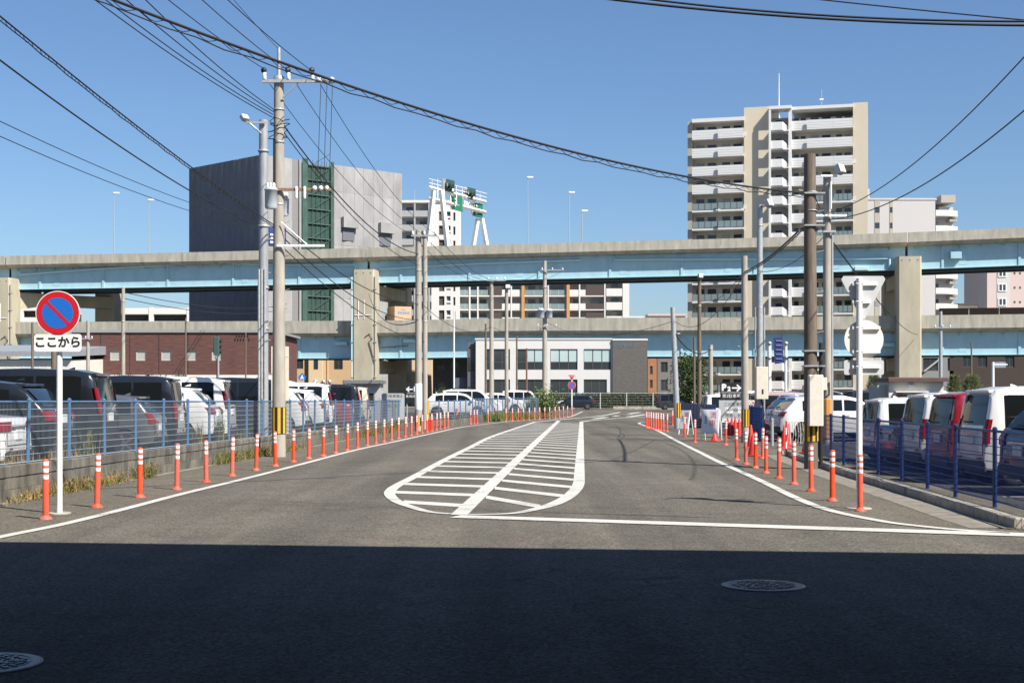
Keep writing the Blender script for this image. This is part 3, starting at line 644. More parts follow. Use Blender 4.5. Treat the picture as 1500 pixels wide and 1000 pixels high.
# tilted blue banner on two white posts
t = thing('banner_stand', 'tilted dark blue banner between two white posts behind the cream cabinet', 'banner', (X(1139,62),62,0))
for px, py in ((1127,504),(1151,503)): MB().cyl((X(px,62)-X(1139,62),0,0),(X(px,62)-X(1139,62),0,Z(py,62)), .09 if px < 1140 else .07, n=10).build('post', WHITE, t, True)
for px, py in ((1127,503),(1127,524),(1151,503),(1151,523)): ball(MB(), (X(px,62)-X(1139,62),-.05,Z(py,62)), .1).build('knob', STEEL, t, True)
q = [W(1132.5,495,61.9),W(1146,493,61.9),W(1148.5,531,61.9),W(1135,533,61.9)]; b = MB()
b.rings([[p_-t.location for p_ in q], [p_-t.location+Vector((0,.03,0)) for p_ in q]]); bn = b.build('banner', mat('banner_blue',(.015,.03,.16),.7,var=.35,scale=9), t)
for k in range(5):
    zc = Z(499+k*6.6,61.9); MB().box(X(1136,62)-X(1139,62), X(1145,62)-X(1139,62), -.14,-.118, zc-.02, zc+.012).build('printed_line', mat('banner_print',(.25,.28,.42),.7), bn)
# ================================================================ viaducts
VBLUE = mat('girder_blue', (.36, .55, .615), .5, var=.12, scale=1.2, stretch=(.8, 1, .5))
VBLUE2 = mat('pipe_blue', (.45, .63, .67), .5)
PARA = mat('parapet_concrete', (.375, .352, .29), .85, var=.35, scale=1.1, stretch=(1.2, 1, .25))
PIERC = mat('pier_paint', (.44, .395, .29), .7, var=.2, scale=.6, stretch=(1,1,.3))
SHADEU = mat('underside_shade', (.10, .16, .19), .7)  # darkened girder blue: shade under the decks put into the colour
VO = Vector((-73.0, 195.0, 0)); VE = Vector((138.6, -20.0, 0)).normalized(); VN = Vector((-VE.y, VE.x, 0))
VA = math.atan2(VE.y, VE.x)
def vu(px, v=0.0):
    o = VO + VN*v; r = (px-750)/F; return (r*o.y - o.x) / (VE.x - r*VE.y)
def vY(u, v=0.0): return (VO + VE*u + VN*v).y
def ztab(tab):
    T = [(vu(px), Z(py, vY(vu(px)))) for px, py in tab]
    s0 = (T[1][1]-T[0][1])/(T[1][0]-T[0][0]); s1 = (T[-1][1]-T[-2][1])/(T[-1][0]-T[-2][0])
    T = [(T[0][0]-120, T[0][1]-s0*120)] + T + [(T[-1][0]+160, T[-1][1]+s1*160)]
    return lambda u: ipl(T, u)[1]
zu = ztab([(0,375),(300,369),(560,362.5),(750,357.5),(1100,348.5),(1315,341),(1500,333.5)])
zl = ztab([(0,471.5),(300,470.5),(560,469.5),(750,466),(1100,464.5),(1500,460)])
PIERS = [-520, 8, 536.5, 1330, 1960]; PU = [vu(p) for p in PIERS]
PU[0] = -62; PU[-1] = 205
def sweep(b, u0, u1, zf, poly, n=6, m=0):
    """poly: (v, dz) outline swept along the deck; zf gives the parapet top"""
    rs = []
    for i in range(n+1):
        u = u0 + (u1-u0)*i/n; rs.append([(u, v, zf(u)+dz) for v, dz in poly])
    return b.rings(rs, m)
def rect(v0, v1, z0, z1): return [(v0,z0),(v0,z1),(v1,z1),(v1,z0)]
def viaduct(name, label, zf, ph, gd, tag_):
    t = thing(name, label, 'viaduct', tuple(VO), VA)
    WD = 12.5
    for s in range(4):
        a, c = PU[s]+.06, PU[s+1]-.06
        n = max(1, int((c-a)/18)); 
        for k in range(n):
            u0 = a + (c-a)*k/n + .02; u1 = a + (c-a)*(k+1)/n - .02
            sweep(MB(), u0, u1, zf, [(0,-ph),(-.03,-ph+.05),(0.02,0),(.3,0),(.32,-ph)], 4).build('parapet', PARA, t)
            sweep(MB(), u0, u1, zf, rect(WD-.3, WD, -ph, 0), 4).build('parapet', PARA, t)
        sweep(MB(), a, c, zf, [(.05,-ph-.002),(WD-.05,-ph-.002),(WD-.4,-ph-.25),(11.1,-ph-.42),(1.3,-ph-.42),(.35,-ph-.25)], 8).build('deck_slab', PARA, t)
        for v in (1.35, 6.2, 10.9):
            g = sweep(MB(), a+.1, c-.1, zf, rect(v, v+.06, -ph-gd, -ph-.425), 8).build('girder', VBLUE if v < 2 else SHADEU, t)
            fl = sweep(MB(), a+.1, c-.1, zf, rect(v-.28, v+.34, -ph-gd-.06, -ph-gd-.002), 8).build('bottom_flange', VBLUE if v < 2 else SHADEU, g)
            if v < 2:
                k = 0; u = a + 1.2
                while u < c - 1:
                    z = zf(u)-ph; MB().box(u-.05,u+.05,.95,1.348,z-.75,z-.40).build('bracket', VBLUE, g); u += 2.75
                u = a + 7.0
                while u < c - 5:
                    z = zf(u)-ph; MB().box(u-.45,u+.45,1.326,1.348,z-gd+.35,z-.75).build('splice_plate', VBLUE, g); u += 14.0
                u = a + 4.5
                while u < c - 3:
                    z = zf(u)-ph; MB().box(u-.16,u+.16,1.22,1.348,z-gd+.01,z-.43).build('stiffener', VBLUE, g); u += 9.6
        u = a + 3
        while u < c - 2:
            z = zf(u)-ph; MB().box(u-.1,u+.1,1.45,10.9,z-gd*.8,z-.5).build('cross_frame', SHADEU, t); u += 8
    return t
UP = viaduct('upper_viaduct', 'upper elevated expressway deck with tan parapet and light blue girders', zu, 1.32, 3.35, 'u')
LO = viaduct('lower_viaduct', 'lower elevated expressway deck with tan parapet and light blue girders', zl, 1.75, 3.35, 'l')
def vpt(px, py, v=0.0):
    u = vu(px, v); return Vector((u, v, Z(py, vY(u, v))))
def pipe(t, pts, v=1.10, r=.15, m=VBLUE2):
    P = [vpt(px, py, v) for px, py in pts]; o = MB().tube(P, r, 7).build('drain_pipe', m, t, True)
    L = (P[-1]-P[0]).length; k = max(2, int(L/5))
    for i in range(1, k):
        q = P[0] + (P[-1]-P[0])*(i/k); MB().box(q.x-.05,q.x+.05,q.y-.02,1.35,q.z-.16,q.z+.05).build('pipe_hanger', m, o)
pipe(UP, [(29,400),(29,402),(150,393.5),(256,387.5)]); pipe(UP, [(340,386),(430,388),(519,388),(521,394)]); pipe(UP, [(556,394),(700,386),(850,381)])
pipe(UP, [(900,380.5),(1100,379.5),(1300,379)]); pipe(UP, [(1303,379),(1303,392)], r=.16)
pipe(LO, [(640,482),(720,482.5)], r=.05); pipe(LO, [(557,509),(598,506)], r=.07, m=SHADEU)
for px, py in ((500,503),(600,499),(1300,505),(1262,393)):
    q = vpt(px, py, 1.0); MB().bbox(q.x-.9,q.x+.9,q.y-.25,q.y+.3,q.z-.25,q.z+.25,.05).build('service_box', VBLUE2, LO if py > 450 else UP)
q = vpt(1400,373,1.0); MB().bbox(q.x-.7,q.x+.7,q.y-.3,q.y+.2,q.z-.5,q.z+.4,.05).build('service_box', VBLUE, UP)
def pier(label, u, zt, skew=0.0, pipes=False):
    t = thing('viaduct_pier', label, 'pier', tuple(VO + VE*u), VA, group='viaduct piers')
    w = 1.5
    def col(u0, v0, v1, z): return MB().rings([[(u0-w+.2,v0,0),(u0+w-.2,v0,0),(u0+w,v0+.2,0),(u0+w,v1,0),(u0-w,v1,0),(u0-w,v0+.2,0)], [(u0-w+.2,v0,z),(u0+w-.2,v0,z),(u0+w,v0+.2,z),(u0+w,v1,z),(u0-w,v1,z),(u0-w,v0+.2,z)]])
    col(0, -1.6, 1.4, zt).build('column', PIERC, t); col(skew, 12.6, 15.4, zt-.2).build('column', PIERC, t)
    b = MB(); z1 = zt-1.9; z0 = z1-1.7
    b.rings([[(-1.2,1.4,z0-.8),(1.2,1.4,z0-.8),(1.2,1.4,z1),(-1.2,1.4,z1)], [(skew*.3-1.2,4.5,z0),(skew*.3+1.2,4.5,z0),(skew*.3+1.2,4.5,z1),(skew*.3-1.2,4.5,z1)], [(skew-1.2,12.6,z0),(skew+1.2,12.6,z0),(skew+1.2,12.6,z1),(skew-1.2,12.6,z1)]]); b.build('crossbeam', PIERC, t)
    zlow = zl(u)-1.75-3.5; MB().box(-1.2,1.2,1.4,12.6,zlow-1.9,zlow-.1).build('lower_crossbeam', PIERC, t)
    for s in (-1,0,1): MB().cyl((s*1.0,-1.62,zt-.5),(s*1.0,-1.6,zt-.5),.1,n=8).build('bolt', SHADEU, t)
    if pipes:
        for dx, r in ((1.62,.13),(-1.65,.1)):
            MB().cyl((dx,-1.5,.2),(dx,-1.5,zt-1), r, n=8).build('down_pipe', VBLUE2 if dx < 0 else PARA, t, True)
            for k in range(7): MB().box(dx-.2,dx+.2,-1.66,-1.3,1.5+k*2.4,1.6+k*2.4).build('pipe_clip', STEEL, t)
        MB().tube([(.2,-1.66,9.4),(.9,-1.7,9.9),(1.3,-1.7,9.2),(.8,-1.7,8.8),(1.6,-1.7,6)], .05, 5).build('cable', CABLE, t)
        for dx, z in ((-.7,14.5),(.1,14.5)): MB().cyl((dx,-1.64,z-2.6),(dx,-1.64,z), .05, n=5).build('conduit', WHITE, t)
        MB().cyl((-1.2,-1.64,12.4),(1.1,-1.64,12.4), .05, n=5).build('conduit', WHITE, t)
    return t
pier('tan concrete viaduct pier at the left edge of the photo', PU[1], Z(408, vY(PU[1])), 9.0, True)
pier('tan concrete viaduct pier left of centre with pipes and cables', PU[2], Z(396, vY(PU[2])), 1.5, True)
pier('tan concrete viaduct pier at the right behind the sign backs', PU[3], Z(377, vY(PU[3])), 0.0)
# noise barrier on the lower deck's far side, right end
nb = thing('noise_barrier', 'brown panel barrier on the lower deck at the far right', 'barrier', tuple(VO), VA)
for k in range(9):
    u = vu(1398) + k*4; MB().box(u+.03, u+3.97, 12.0, 12.12, zl(u)-.3, zl(u)+1.6).build('panel', mat('brown_panel',(.20,.12,.08),.7,var=.15,scale=2), nb)
# lamp posts standing on the upper deck
for k, (px, py, l) in enumerate(((167,283,'leftmost slender white lamp post on the upper deck'),(218,293,'second slender white lamp post from the left on the upper deck'),(773,260,'tallest slender white lamp post on the upper deck right of the gantry'),(834,282,'slender white lamp post second right of the sign gantry'),(853,309,'shortest slender white lamp post on the upper deck'))):
    v = 6 if k % 2 else .2; u = vu(px, v); Y = vY(u, v); t = thing('lamp_post', l, 'lamp', (X(px,Y), Y, zu(u)-1.2), group='lamp posts on the upper deck'); h = Z(py,Y)-t.location.z
    MB().cyl((0,0,0),(0,0,h), .075, .045, n=8).build('pole', STEEL, t, True); MB().bbox(-.1,.75,-.15,.15,h-.05,h+.12,.04).build('lamp_head', WHITE, t)
# sign gantry
GANW = mat('gantry_white', (.74,.73,.68), .5, var=.06, scale=2); SGREEN = mat('sign_green', (.012,.16,.09), .5, var=.2, scale=3)
t = thing('sign_gantry', 'white road sign gantry with green signs on the upper deck', 'gantry')
A = W(641,360,188); A2 = W(641,279,188); Bq = W(703,362,199); B2 = W(703,300,199)
for dx in (-1.5, 1.5):
    MB().cyl(A + Vector((dx,0,-1)), A2 + Vector((dx*.35,0,0)), .42, .36, n=4).build('leg', GANW, t)
    MB().cyl(Bq + Vector((dx*.8,0,-1)), B2 + Vector((dx*.2,0,-2)), .38, .32, n=4).build('leg', GANW, t)
dv = (B2 - A2); 
for dz in (0, -1.5): MB().cyl(A2 + Vector((-1.2,0,dz+.4)), B2 + Vector((.8,0,dz+.4)), .28, n=4).build('beam', GANW, t)
for k in range(8):
    q = A2 + dv*(k/7); MB().cyl(q+Vector((0,0,.4)), q+Vector((0,0,-1.1)), .09, n=4).build('post', GANW, t)
    MB().cyl(q+Vector((0,0,.4)), q+Vector((0,0,1.6)), .05, n=4).build('rail_post', GANW, t)
for dz in (1.05, 1.6): MB().cyl(A2+Vector((-1.2,0,dz)), B2+Vector((1.0,0,dz)), .06, n=4).build('hand_rail', GANW, t)
def gpanel(name, x0, y0, x1, y1, x2, y2, x3, y3, f, m, par, off=0.0, th=.5):
    Y0 = 188 + (199-188)*f
    P = [W(x0,y0,Y0+off), W(x1,y1,Y0+1.5+off), W(x2,y2,Y0+1.5+off), W(x3,y3,Y0+off)]
    return MB().rings([P, [p + Vector((-.2*th,th,0)) for p in P]]).build(name, m, par)
g1 = gpanel('green_sign', 664,287, 678,290, 678,310, 664,306, .4, SGREEN, t); g2 = gpanel('green_sign', 695,297, 707,299, 707,319, 695,316, .85, SGREEN, t)
gpanel('sign_box', 660,285.5, 664,286.5, 664,307, 660,305.5, .38, GANW, t); gpanel('sign_box', 691,296, 695,297, 695,317, 691,315, .8, GANW, t)
for g, x0, y0 in ((g1,666,290),(g2,697,300)):
    for k in range(3): gpanel('sign_marking', x0+.4, y0+k*5, x0+4.6, y0+.9+k*5, x0+4.6, y0+3.4+k*5, x0+.4, y0+2.6+k*5, .4 if x0 < 680 else .85, GANW, g, -.12, .06)
for x0, y0, f in ((654,262,.2),(685,274,.65)):
    o = gpanel('display_panel', x0,y0, x0+12,y0+3, x0+12,y0+20, x0,y0+17, f, mat('display_dark',(.03,.07,.06),.5), t); gpanel('display_side', x0-6,y0-.5, x0,y0, x0,y0+17, x0-6,y0+16, f, GREYP, t)
    for i in range(3):
        for j in range(2): gpanel('display_cell', x0+.8+i*3.8, y0+6+j*6+i*.9, x0+3.6+i*3.8, y0+6.6+j*6+i*.9, x0+3.6+i*3.8, y0+11+j*6+i*.9, x0+.8+i*3.8, y0+10.4+j*6+i*.9, f, BLACK if (i+j)%3 else GANW, o, -.12, .06)
gpanel('control_box', 680,294, 690,297, 690,306, 680,303, .6, GANW, t)
# box truck on the lower deck
Yt = vY(vu(590,3),3); t = thing('box_truck', 'tan box truck driving on the lower deck beside the pier', 'truck', (X(585,Yt), Yt, zl(vu(590,3))-1.2), VA+R(32))
TAN = mat('truck_tan', (.55,.36,.22), .6, var=.08, scale=1); bx = MB().bbox(-1.25,1.25,-1.6,1.6,.8,Z(450,Yt)-t.location.z,.05).build('cargo_box', TAN, t)
TB_ = mat('truck_blue',(.10,.20,.44),.6)
for k in range(7): MB().box(-.75+k*.25,-.59+k*.25,-1.612,-1.604,Z(461,Yt)-t.location.z,Z(457+.3*(k%3),Yt)-t.location.z).build('printed_mark', TB_, bx)
MB().box(-.3,.35,-1.612,-1.604,Z(455,Yt)-t.location.z,Z(454,Yt)-t.location.z).build('printed_mark', TB_, bx)
MB().bbox(-1.1,1.1,1.75,3.3,.5,2.4,.25).build('cab', WHITE, t); MB().box(-1.115,-1.105,2.1,2.9,1.5,2.1).build('cab_window', BLACK, t)
for y_ in (-.9,2.6):
    for s in (-1,1): MB().rings([[(s*x_,y_+.45*math.cos(a),.45+.45*math.sin(a)) for a in [k*.5236 for k in range(12)]] for x_ in (.75,1.0)]).build('wheel', BLACK, t)
# ================================================================ buildings
rw_ = random.Random(77)
CURT = mat('curtain_glass',(.30,.29,.27),.2,var=.2,scale=.8)
GLASS = mat('window_glass', (.035,.045,.05), .07, spec=.7, var=.25, scale=.3)
SKYREFL = mat('pale_sky_reflection',(.42,.52,.52),.12,var=.12,scale=.4)  # sky reflection of the upper office panes, put in as pale colour
GLASSB = mat('sky_glass', (.10,.14,.15), .03, .55)
FRAME = mat('window_frame', (.10,.095,.09), .5, .3)
FRAMEL = mat('window_frame_light', (.55,.55,.54), .5, .3)
WCACHE = {}
def facade(Wd, H, rects, depth=.22):
    """front at y=0 facing -Y, holes with reveals; rects (x0,x1,z0,z1)"""
    b = MB(); xs = sorted({0, Wd, *[v for r in rects for v in r[:2]]}); zs = sorted({0, H, *[v for r in rects for v in r[2:]]})
    for i in range(len(xs)-1):
        for j in range(len(zs)-1):
            cx, cz = (xs[i]+xs[i+1])/2, (zs[j]+zs[j+1])/2
            if any(r[0] < cx < r[1] and r[2] < cz < r[3] for r in rects): continue
            b.quad([(xs[i],0,zs[j]),(xs[i+1],0,zs[j]),(xs[i+1],0,zs[j+1]),(xs[i],0,zs[j+1])])
    for x0,x1,z0,z1 in rects:
        b.quad([(x0,0,z0),(x1,0,z0),(x1,depth,z0),(x0,depth,z0)]); b.quad([(x0,0,z1),(x0,depth,z1),(x1,depth,z1),(x1,0,z1)])
        b.quad([(x0,0,z0),(x0,depth,z0),(x0,depth,z1),(x0,0,z1)]); b.quad([(x1,0,z0),(x1,0,z1),(x1,depth,z1),(x1,depth,z0)])
    return b
def window(par, x0, x1, z0, z1, y=.15, nx=2, fr=None, gl_=None, bar=.06, split=None):
    fr = fr or FRAME; gl_ = gl_ or GLASS; w, h = round(x1-x0,3), round(z1-z0,3); key = (w,h,nx,fr.name,gl_.name,bar,split)
    if key not in WCACHE:
        b = MB(); b.box(0,w,0,.06,0,bar); b.box(0,w,0,.06,h-bar,h); b.box(0,bar,0,.06,bar,h-bar); b.box(w-bar,w,0,.06,bar,h-bar)
        for k in range(1,nx): x = w*k/nx; b.box(x-bar/2,x+bar/2,.004,.056,bar,h-bar)
        if split: b.box(bar,w-bar,.008,.05,h*split-bar/2,h*split+bar/2)
        WCACHE[key] = (b.mesh('window', fr), MB().box(bar*.5,w-bar*.5,.03,.045,bar*.5,h-bar*.5).mesh('pane', gl_))
    a, c = WCACHE[key]; o = put('window', a, par, (x0,y,z0)); put('pane', c, o); return o
def block(par, name, m, x0, x1, y0, y1, z0, z1):
    if name == 'window' and m is GLASS and rw_.random() < .28: m = CURT
    return MB().box(x0,x1,y0,y1,z0,z1).build(name, m, par)
# --- white office by the far street
OX0, OX1, OY = X(697,160), X(897,160), 160.0; OH = Z(497.5,160)
OFFW = mat('office_white', (.60,.585,.56), .7, var=.05, scale=.7); OFFB = mat('office_brick', (.115,.105,.095), .85, var=.3, scale=2.5, stretch=(1,1,6))
t = thing('office_building', 'white two storey office with wide windows and dark brick end', 'building', (OX0, OY, 0))
px2x = lambda p: X(p,160)-OX0
win = [(712,747),(757,796),(806,846),(855,896)]; rects = []
for a, c in win:
    c2 = min(c, 895); rects.append((px2x(a), px2x(c2), Z(541.5,160), Z(511,160)))
    rects.append((px2x(a), px2x(c2 if c < 890 else 889), Z(577,160), Z(555.5,160)))
facade(OX1-OX0, OH, rects, .2).build('wall', OFFW, t)
block(t,'roof_edge',OFFW,-.1,OX1-OX0+.02,-.08,.2,OH+.002,OH+.18)
for k, r in enumerate(rects): window(t, *r, .12, 3, FRAME, GLASS, .07, .37 if k % 2 == 0 else None)
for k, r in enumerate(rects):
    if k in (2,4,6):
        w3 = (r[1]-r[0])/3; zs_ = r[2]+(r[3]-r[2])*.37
        for j in range(1 if k == 2 else 0, 3): block(t,'sky_reflection',SKYREFL,r[0]+w3*j+.06,r[0]+w3*(j+1)-.06,.135,.146,zs_+.05,r[3]-.09)
block(t,'wall',OFFW,0,OX1-OX0,.35,10,0,OH-.01)
bx0, bx1 = OX1-OX0+.01, X(948,160)-OX0
block(t,'brick_wall',OFFB,bx0,bx1,-.25,10,0,OH-.1); block(t,'roof_edge',OFFW,bx0-.02,bx1+.05,-.3,10,OH-.098,OH+.12)
lettering('USEWELL', .62, mat('letter_steel_blue',(.16,.21,.26),.35,.4), t, (px2x(915.5),-.275,Z(506,160)), .02)
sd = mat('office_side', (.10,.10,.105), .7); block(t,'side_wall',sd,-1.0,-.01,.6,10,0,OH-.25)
for z0 in (1.0,4.4): block(t,'window',GLASS,-.9,-.2,.55,.598,z0,z0+1.6)
block(t,'annex',mat('annex_blue_grey',(.09,.10,.125),.7),px2x(665),-1.05,1.5,8,0,Z(553,160))
# --- hedge with a light mesh fence in front
def leaf_cloud(n, fn, size, rr):
    b = MB()
    for _ in range(n):
        p = Vector(fn(rr)); a = Vector((rr.uniform(-1,1), rr.uniform(-1,1), rr.uniform(-1,1))).normalized(); c = a.orthogonal().normalized(); d = a.cross(c); ang = rr.uniform(0,6.28)
        u = (c*math.cos(ang)+d*math.sin(ang)); v = a.cross(u); s = size*rr.uniform(.6,1.4)
        b.quad([p-u*s, p-v*s*.5, p+u*s, p+v*s*.5])
    return b
rr = random.Random(11); HX0, HX1 = X(776,156), X(972,156)
t = thing('hedge', 'clipped green hedge along the foot of the white office', 'hedge', (HX0,156,0)); L = HX1-HX0
MB().bbox(.1,L-.1,.15,.75,0,1.5,.1).build('stems', mat('hedge_core',(.02,.025,.01),.9), t)
def hp(r):
    f = r.random()
    if f < .7: return (r.uniform(0,L), r.uniform(-.05,.2)+.06*math.sin(r.random()*9), r.uniform(0,1.72))
    return (r.uniform(0,L), r.uniform(0,.9), 1.6+r.uniform(-.1,.18)*(1+.6*math.sin(r.random()*20)))
stuff(leaf_cloud(9000, hp, .085, rr).build('leaves', LEAFD, t))
t = mesh_fence('mesh_fence', 'pale grey post and wire fence in front of the office hedge', [(HX0-4,155.3),(HX1+3,155.3)], lambda Y: .05, lambda Y: 1.78, FRAMEL, FRAMEL, 3.0, .28, .4, .06)
o = MB(); o.box(X(898,152),X(1010,152),151.6,152.2,0,.32); tag(o.build('kerb_wall', KERB), 'low pale concrete kerb wall in front of the hedge fence', 'kerb')
# --- brick hall on the left
BRK = mat('brown_brick', (.125,.055,.046), .9, var=.55, scale=1.6, stretch=(.6,1,7), bump=.1)
Yb = 138.0; bx = X(105,Yb); t = thing('brick_hall', 'long brown brick hall with small square windows behind the left cars', 'building', (bx,Yb,0))
Lb = X(403,Yb)-bx; Hb = Z(487,Yb); rects = [(X(p,Yb)-bx, X(p+15,Yb)-bx, Z(528,Yb), Z(513,Yb)) for p in (123,161,199,236,273,310)]
PLZ = Z(549,Yb); b = facade(Lb, Hb-PLZ, [(a,c,z0-PLZ,z1-PLZ) for a,c,z0,z1 in rects], .25); o = b.build('brick_wall', BRK, t); o.location = (0,0,PLZ)
for r in rects: window(t, *r, .12, 1, FRAMEL, mat('blind_glass',(.38,.38,.33),.3), .1)
block(t,'plinth',mat('plinth_white',(.70,.67,.60),.7,var=.08),-.05,Lb+.1,-.12,.4,0,PLZ-.002)
block(t,'inner_wall',BRK,0,Lb-.3,.5,16,0,Hb-.05); block(t,'roof_edge',mat('roof_grey',(.25,.26,.26),.7),-.1,Lb+.1,-.15,16,Hb,Hb+.25)
for k in range(1,7): block(t,'joint',INK,Lb*k/7-.03,Lb*k/7+.03,-.012,-.004,PLZ+.02,Hb-.05)
xs = X(435,158)-bx; MB().rings([[(Lb-.3,.01,0),(xs,20,0),(xs-3,20,0),(Lb-3,.6,0)],[(Lb-.3,.01,Hb-.02),(xs,20,Hb-.02),(xs-3,20,Hb-.02),(Lb-3,.6,Hb-.02)]]).build('side_wall', BRK, t)
for k in range(5):
    f = .2+.15*k; q = Vector((Lb-.3+(xs-Lb+.3)*f, 20*f, 2.2)); MB().box(-.02,.05,-.5,.5,0,4.2,0,Matrix.Translation(q)@Matrix.Rotation(math.atan2(xs-Lb+.3,20)*-1,4,'Z')).build('window', GLASS, t)
for k in range(11):
    MB().bbox(X(344,Yb)-bx+k*.14,X(344,Yb)-bx+k*.14+.1,-.06,-.02,Z(497,Yb)-.12+.4*(k%2),Z(497,Yb)+.12+.4*(k%2),.01).build('wall_letter', INK, t)
o = MB(); o.rings([[(x,y,z) for x,y in ((X(404,120),120),(X(436,120),120),(X(436,120),128),(X(404,120),128))] for z in (0,Z(572,120))]); 
t = thing('white_house', 'small white gabled house between the concrete poles and tan house', 'house'); o.build('wall', OFFW, t)
MB().rings([[(X(402,119.5),119.5,Z(572,120)),(X(438,119.5),119.5,Z(572,120)),(X(438,119.5),128.5,Z(572,120)),(X(402,119.5),128.5,Z(572,120))],[(X(404,119.5),121,Z(556,120)),(X(418,119.5),121,Z(560,120)),(X(418,119.5),127,Z(560,120)),(X(404,119.5),127,Z(556,120))]]).build('roof', mat('roof_pale',(.50,.47,.42),.7), t)
block(t,'window',GLASS,X(422,120),X(432,120),119.93,119.98,Z(590,120),Z(576,120))
# low shed with grey roof far left
t = thing('white_shed', 'long white shed with a grey roof at the left edge', 'shed')
x0, x1, Y = X(-60,128), X(104,128), 128
MB().rings([[(x0,Y,0),(x1,Y,0),(x1,Y+14,0),(x0,Y+14,0)],[(x0,Y,Z(527,Y)),(x1,Y,Z(527,Y)),(x1,Y+14,Z(520,Y)),(x0,Y+14,Z(520,Y))]]).build('wall', mat('shed_white',(.62,.59,.52),.8,var=.12,scale=.5), t)
MB().rings([[(x0-.3,Y-.6,Z(522,Y)),(x1+.3,Y-.6,Z(522,Y)),(x1+.3,Y-.6,Z(514.5,Y)),(x0-.3,Y-.6,Z(514.5,Y))],[(x0-.3,Y+13,Z(513,Y)),(x1+.3,Y+13,Z(513,Y)),(x1+.3,Y+13,Z(498,Y)),(x0-.3,Y+13,Z(498,Y))]]).build('roof', mat('shed_roof',(.25,.27,.29),.6,var=.15), t)
for k in range(14): MB().box(x0+k*.8*((x1-x0)/11.2),x0+k*.8*((x1-x0)/11.2)+.08,Y-.03,Y-.005,Z(545,Y),Z(530,Y)).build('cladding_rib', OFFW, t)
# --- white multi-storey car park far left
PKW = mat('carpark_white',(.66,.64,.60),.8,var=.06)
def deck_building(label, px0, px1, Y, pyt, floors, pitch, name='parking_garage'):
    t = thing(name, label, 'building', (X(px0,Y),Y,0)); L = X(px1,Y)-X(px0,Y); H = Z(pyt,Y)
    block(t,'core',mat('carpark_dark',(.05,.05,.05),.9),.2,L-.2,1.5,14,0,H-1)
    for k in range(floors): block(t,'parapet',PKW,0,L,0,.3,H-k*pitch-1.35,H-k*pitch); block(t,'floor_slab',PKW,.1,L-.1,.302,14,H-k*pitch-1.4,H-k*pitch-1.1)
    n = max(2,int(L/9))
    for k in range(n+1): block(t,'column',PKW,L*k/n-.5,L*k/n+.5,-.1,.5,0,H+.15)
    return t
deck_building('white open sided parking garage seen under the viaduct at left', 166, 277, 300, 451, 7, 2.9)
t = deck_building('white parking garage with rooftop hut at the far left', -30, 92, 310, 446, 7, 2.9); L = t.location
block(t,'roof_hut',PKW,X(45,310)-L.x,X(65,310)-L.x,3,9,Z(448,310),Z(437,310))
# --- wrapped building
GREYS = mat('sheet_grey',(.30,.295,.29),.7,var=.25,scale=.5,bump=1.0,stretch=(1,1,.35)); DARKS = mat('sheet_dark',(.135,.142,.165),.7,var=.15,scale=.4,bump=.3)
NETG = mat('net_green',(.045,.095,.075),.8,var=.4,scale=.7); NETD = mat('net_green_dark',(.024,.062,.050),.8,var=.3,scale=.8)
C0 = Vector((X(383,215),215,0)); CL = Vector((X(278,228),228,0)); CR = Vector((X(588,233),233,0)); HS = Z(227,215)
t = thing('wrapped_building', 'tall building wrapped in grey scaffold sheeting with green netting', 'building', tuple(C0))
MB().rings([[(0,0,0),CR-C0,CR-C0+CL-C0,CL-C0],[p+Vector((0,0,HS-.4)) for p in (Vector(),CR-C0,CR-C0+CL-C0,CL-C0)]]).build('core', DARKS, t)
def face_panels(A, Bv, cols, rows, m, z0, z1, off, rr, name='sheet_panel', bulge=.12):
    d = (Bv-A); L = d.length; ang = math.atan2(d.y,d.x); acc = 0; wsum = sum(cols)
    for w in cols:
        x0, x1 = acc/wsum*L, (acc+w)/wsum*L; acc += w
        for k in range(rows):
            za, zb = z0+(z1-z0)*k/rows, z0+(z1-z0)*(k+1)/rows; g = []
            for i in range(5):
                row = []
                for j in range(5):
                    fx, fz = j/4, i/4; e = bulge*math.sin(math.pi*fx)*(.5+.5*math.sin(math.pi*fz))*rr.uniform(.5,1.4)
                    row.append((x0+.012+(x1-x0-.024)*fx, -off-e, za+.008+(zb-za-.016)*fz))
                g.append(row)
            b = MB().grid(g); b.grid([[(g[0][j][0],.05,g[0][j][2]) for j in range(5)], g[0]]); b.grid([g[4],[(g[4][j][0],.05,g[4][j][2]) for j in range(5)]])
            b.grid([[g[i][0] for i in range(5)],[(g[i][0][0],.05,g[i][0][2]) for i in range(5)]]); b.grid([[(g[i][4][0],.05,g[i][4][2]) for i in range(5)],[g[i][4] for i in range(5)]])
            o = b.build(name, m, t, True); o.location = A-C0; o.rotation_euler = (0,0,ang)
r5 = random.Random(5); RV = CR-C0
fr_ = lambda px: (lambda a: (a*C0.y-C0.x)/(RV.x-a*RV.y))((px-750)/F)
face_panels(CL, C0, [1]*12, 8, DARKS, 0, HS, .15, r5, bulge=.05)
pr_ = lambda px: C0 + RV*fr_(px)
face_panels(C0, pr_(427), [1.2,1], 8, GREYS, 0, HS, .2, r5); face_panels(pr_(437), pr_(440.5), [1], 8, GREYS, 0, HS, .25, r5)
face_panels(pr_(488), CR, [1,1.2,1,1.1,1,1.2,1], 9, GREYS, 0, HS-.1, .2, r5, bulge=.2)
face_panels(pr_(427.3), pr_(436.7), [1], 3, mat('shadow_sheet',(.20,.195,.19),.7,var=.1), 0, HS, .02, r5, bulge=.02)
ga, gb = pr_(441), pr_(487.5); gd = gb-ga; gl2 = gd.length; gang = math.atan2(gd.y,gd.x)
gn = thing_part('green_netting', t); gn.location = ga-C0; gn.rotation_euler = (0,0,gang)
block(gn,'net_back',NETD,0,gl2,-.05,-.02,0,HS-.8)
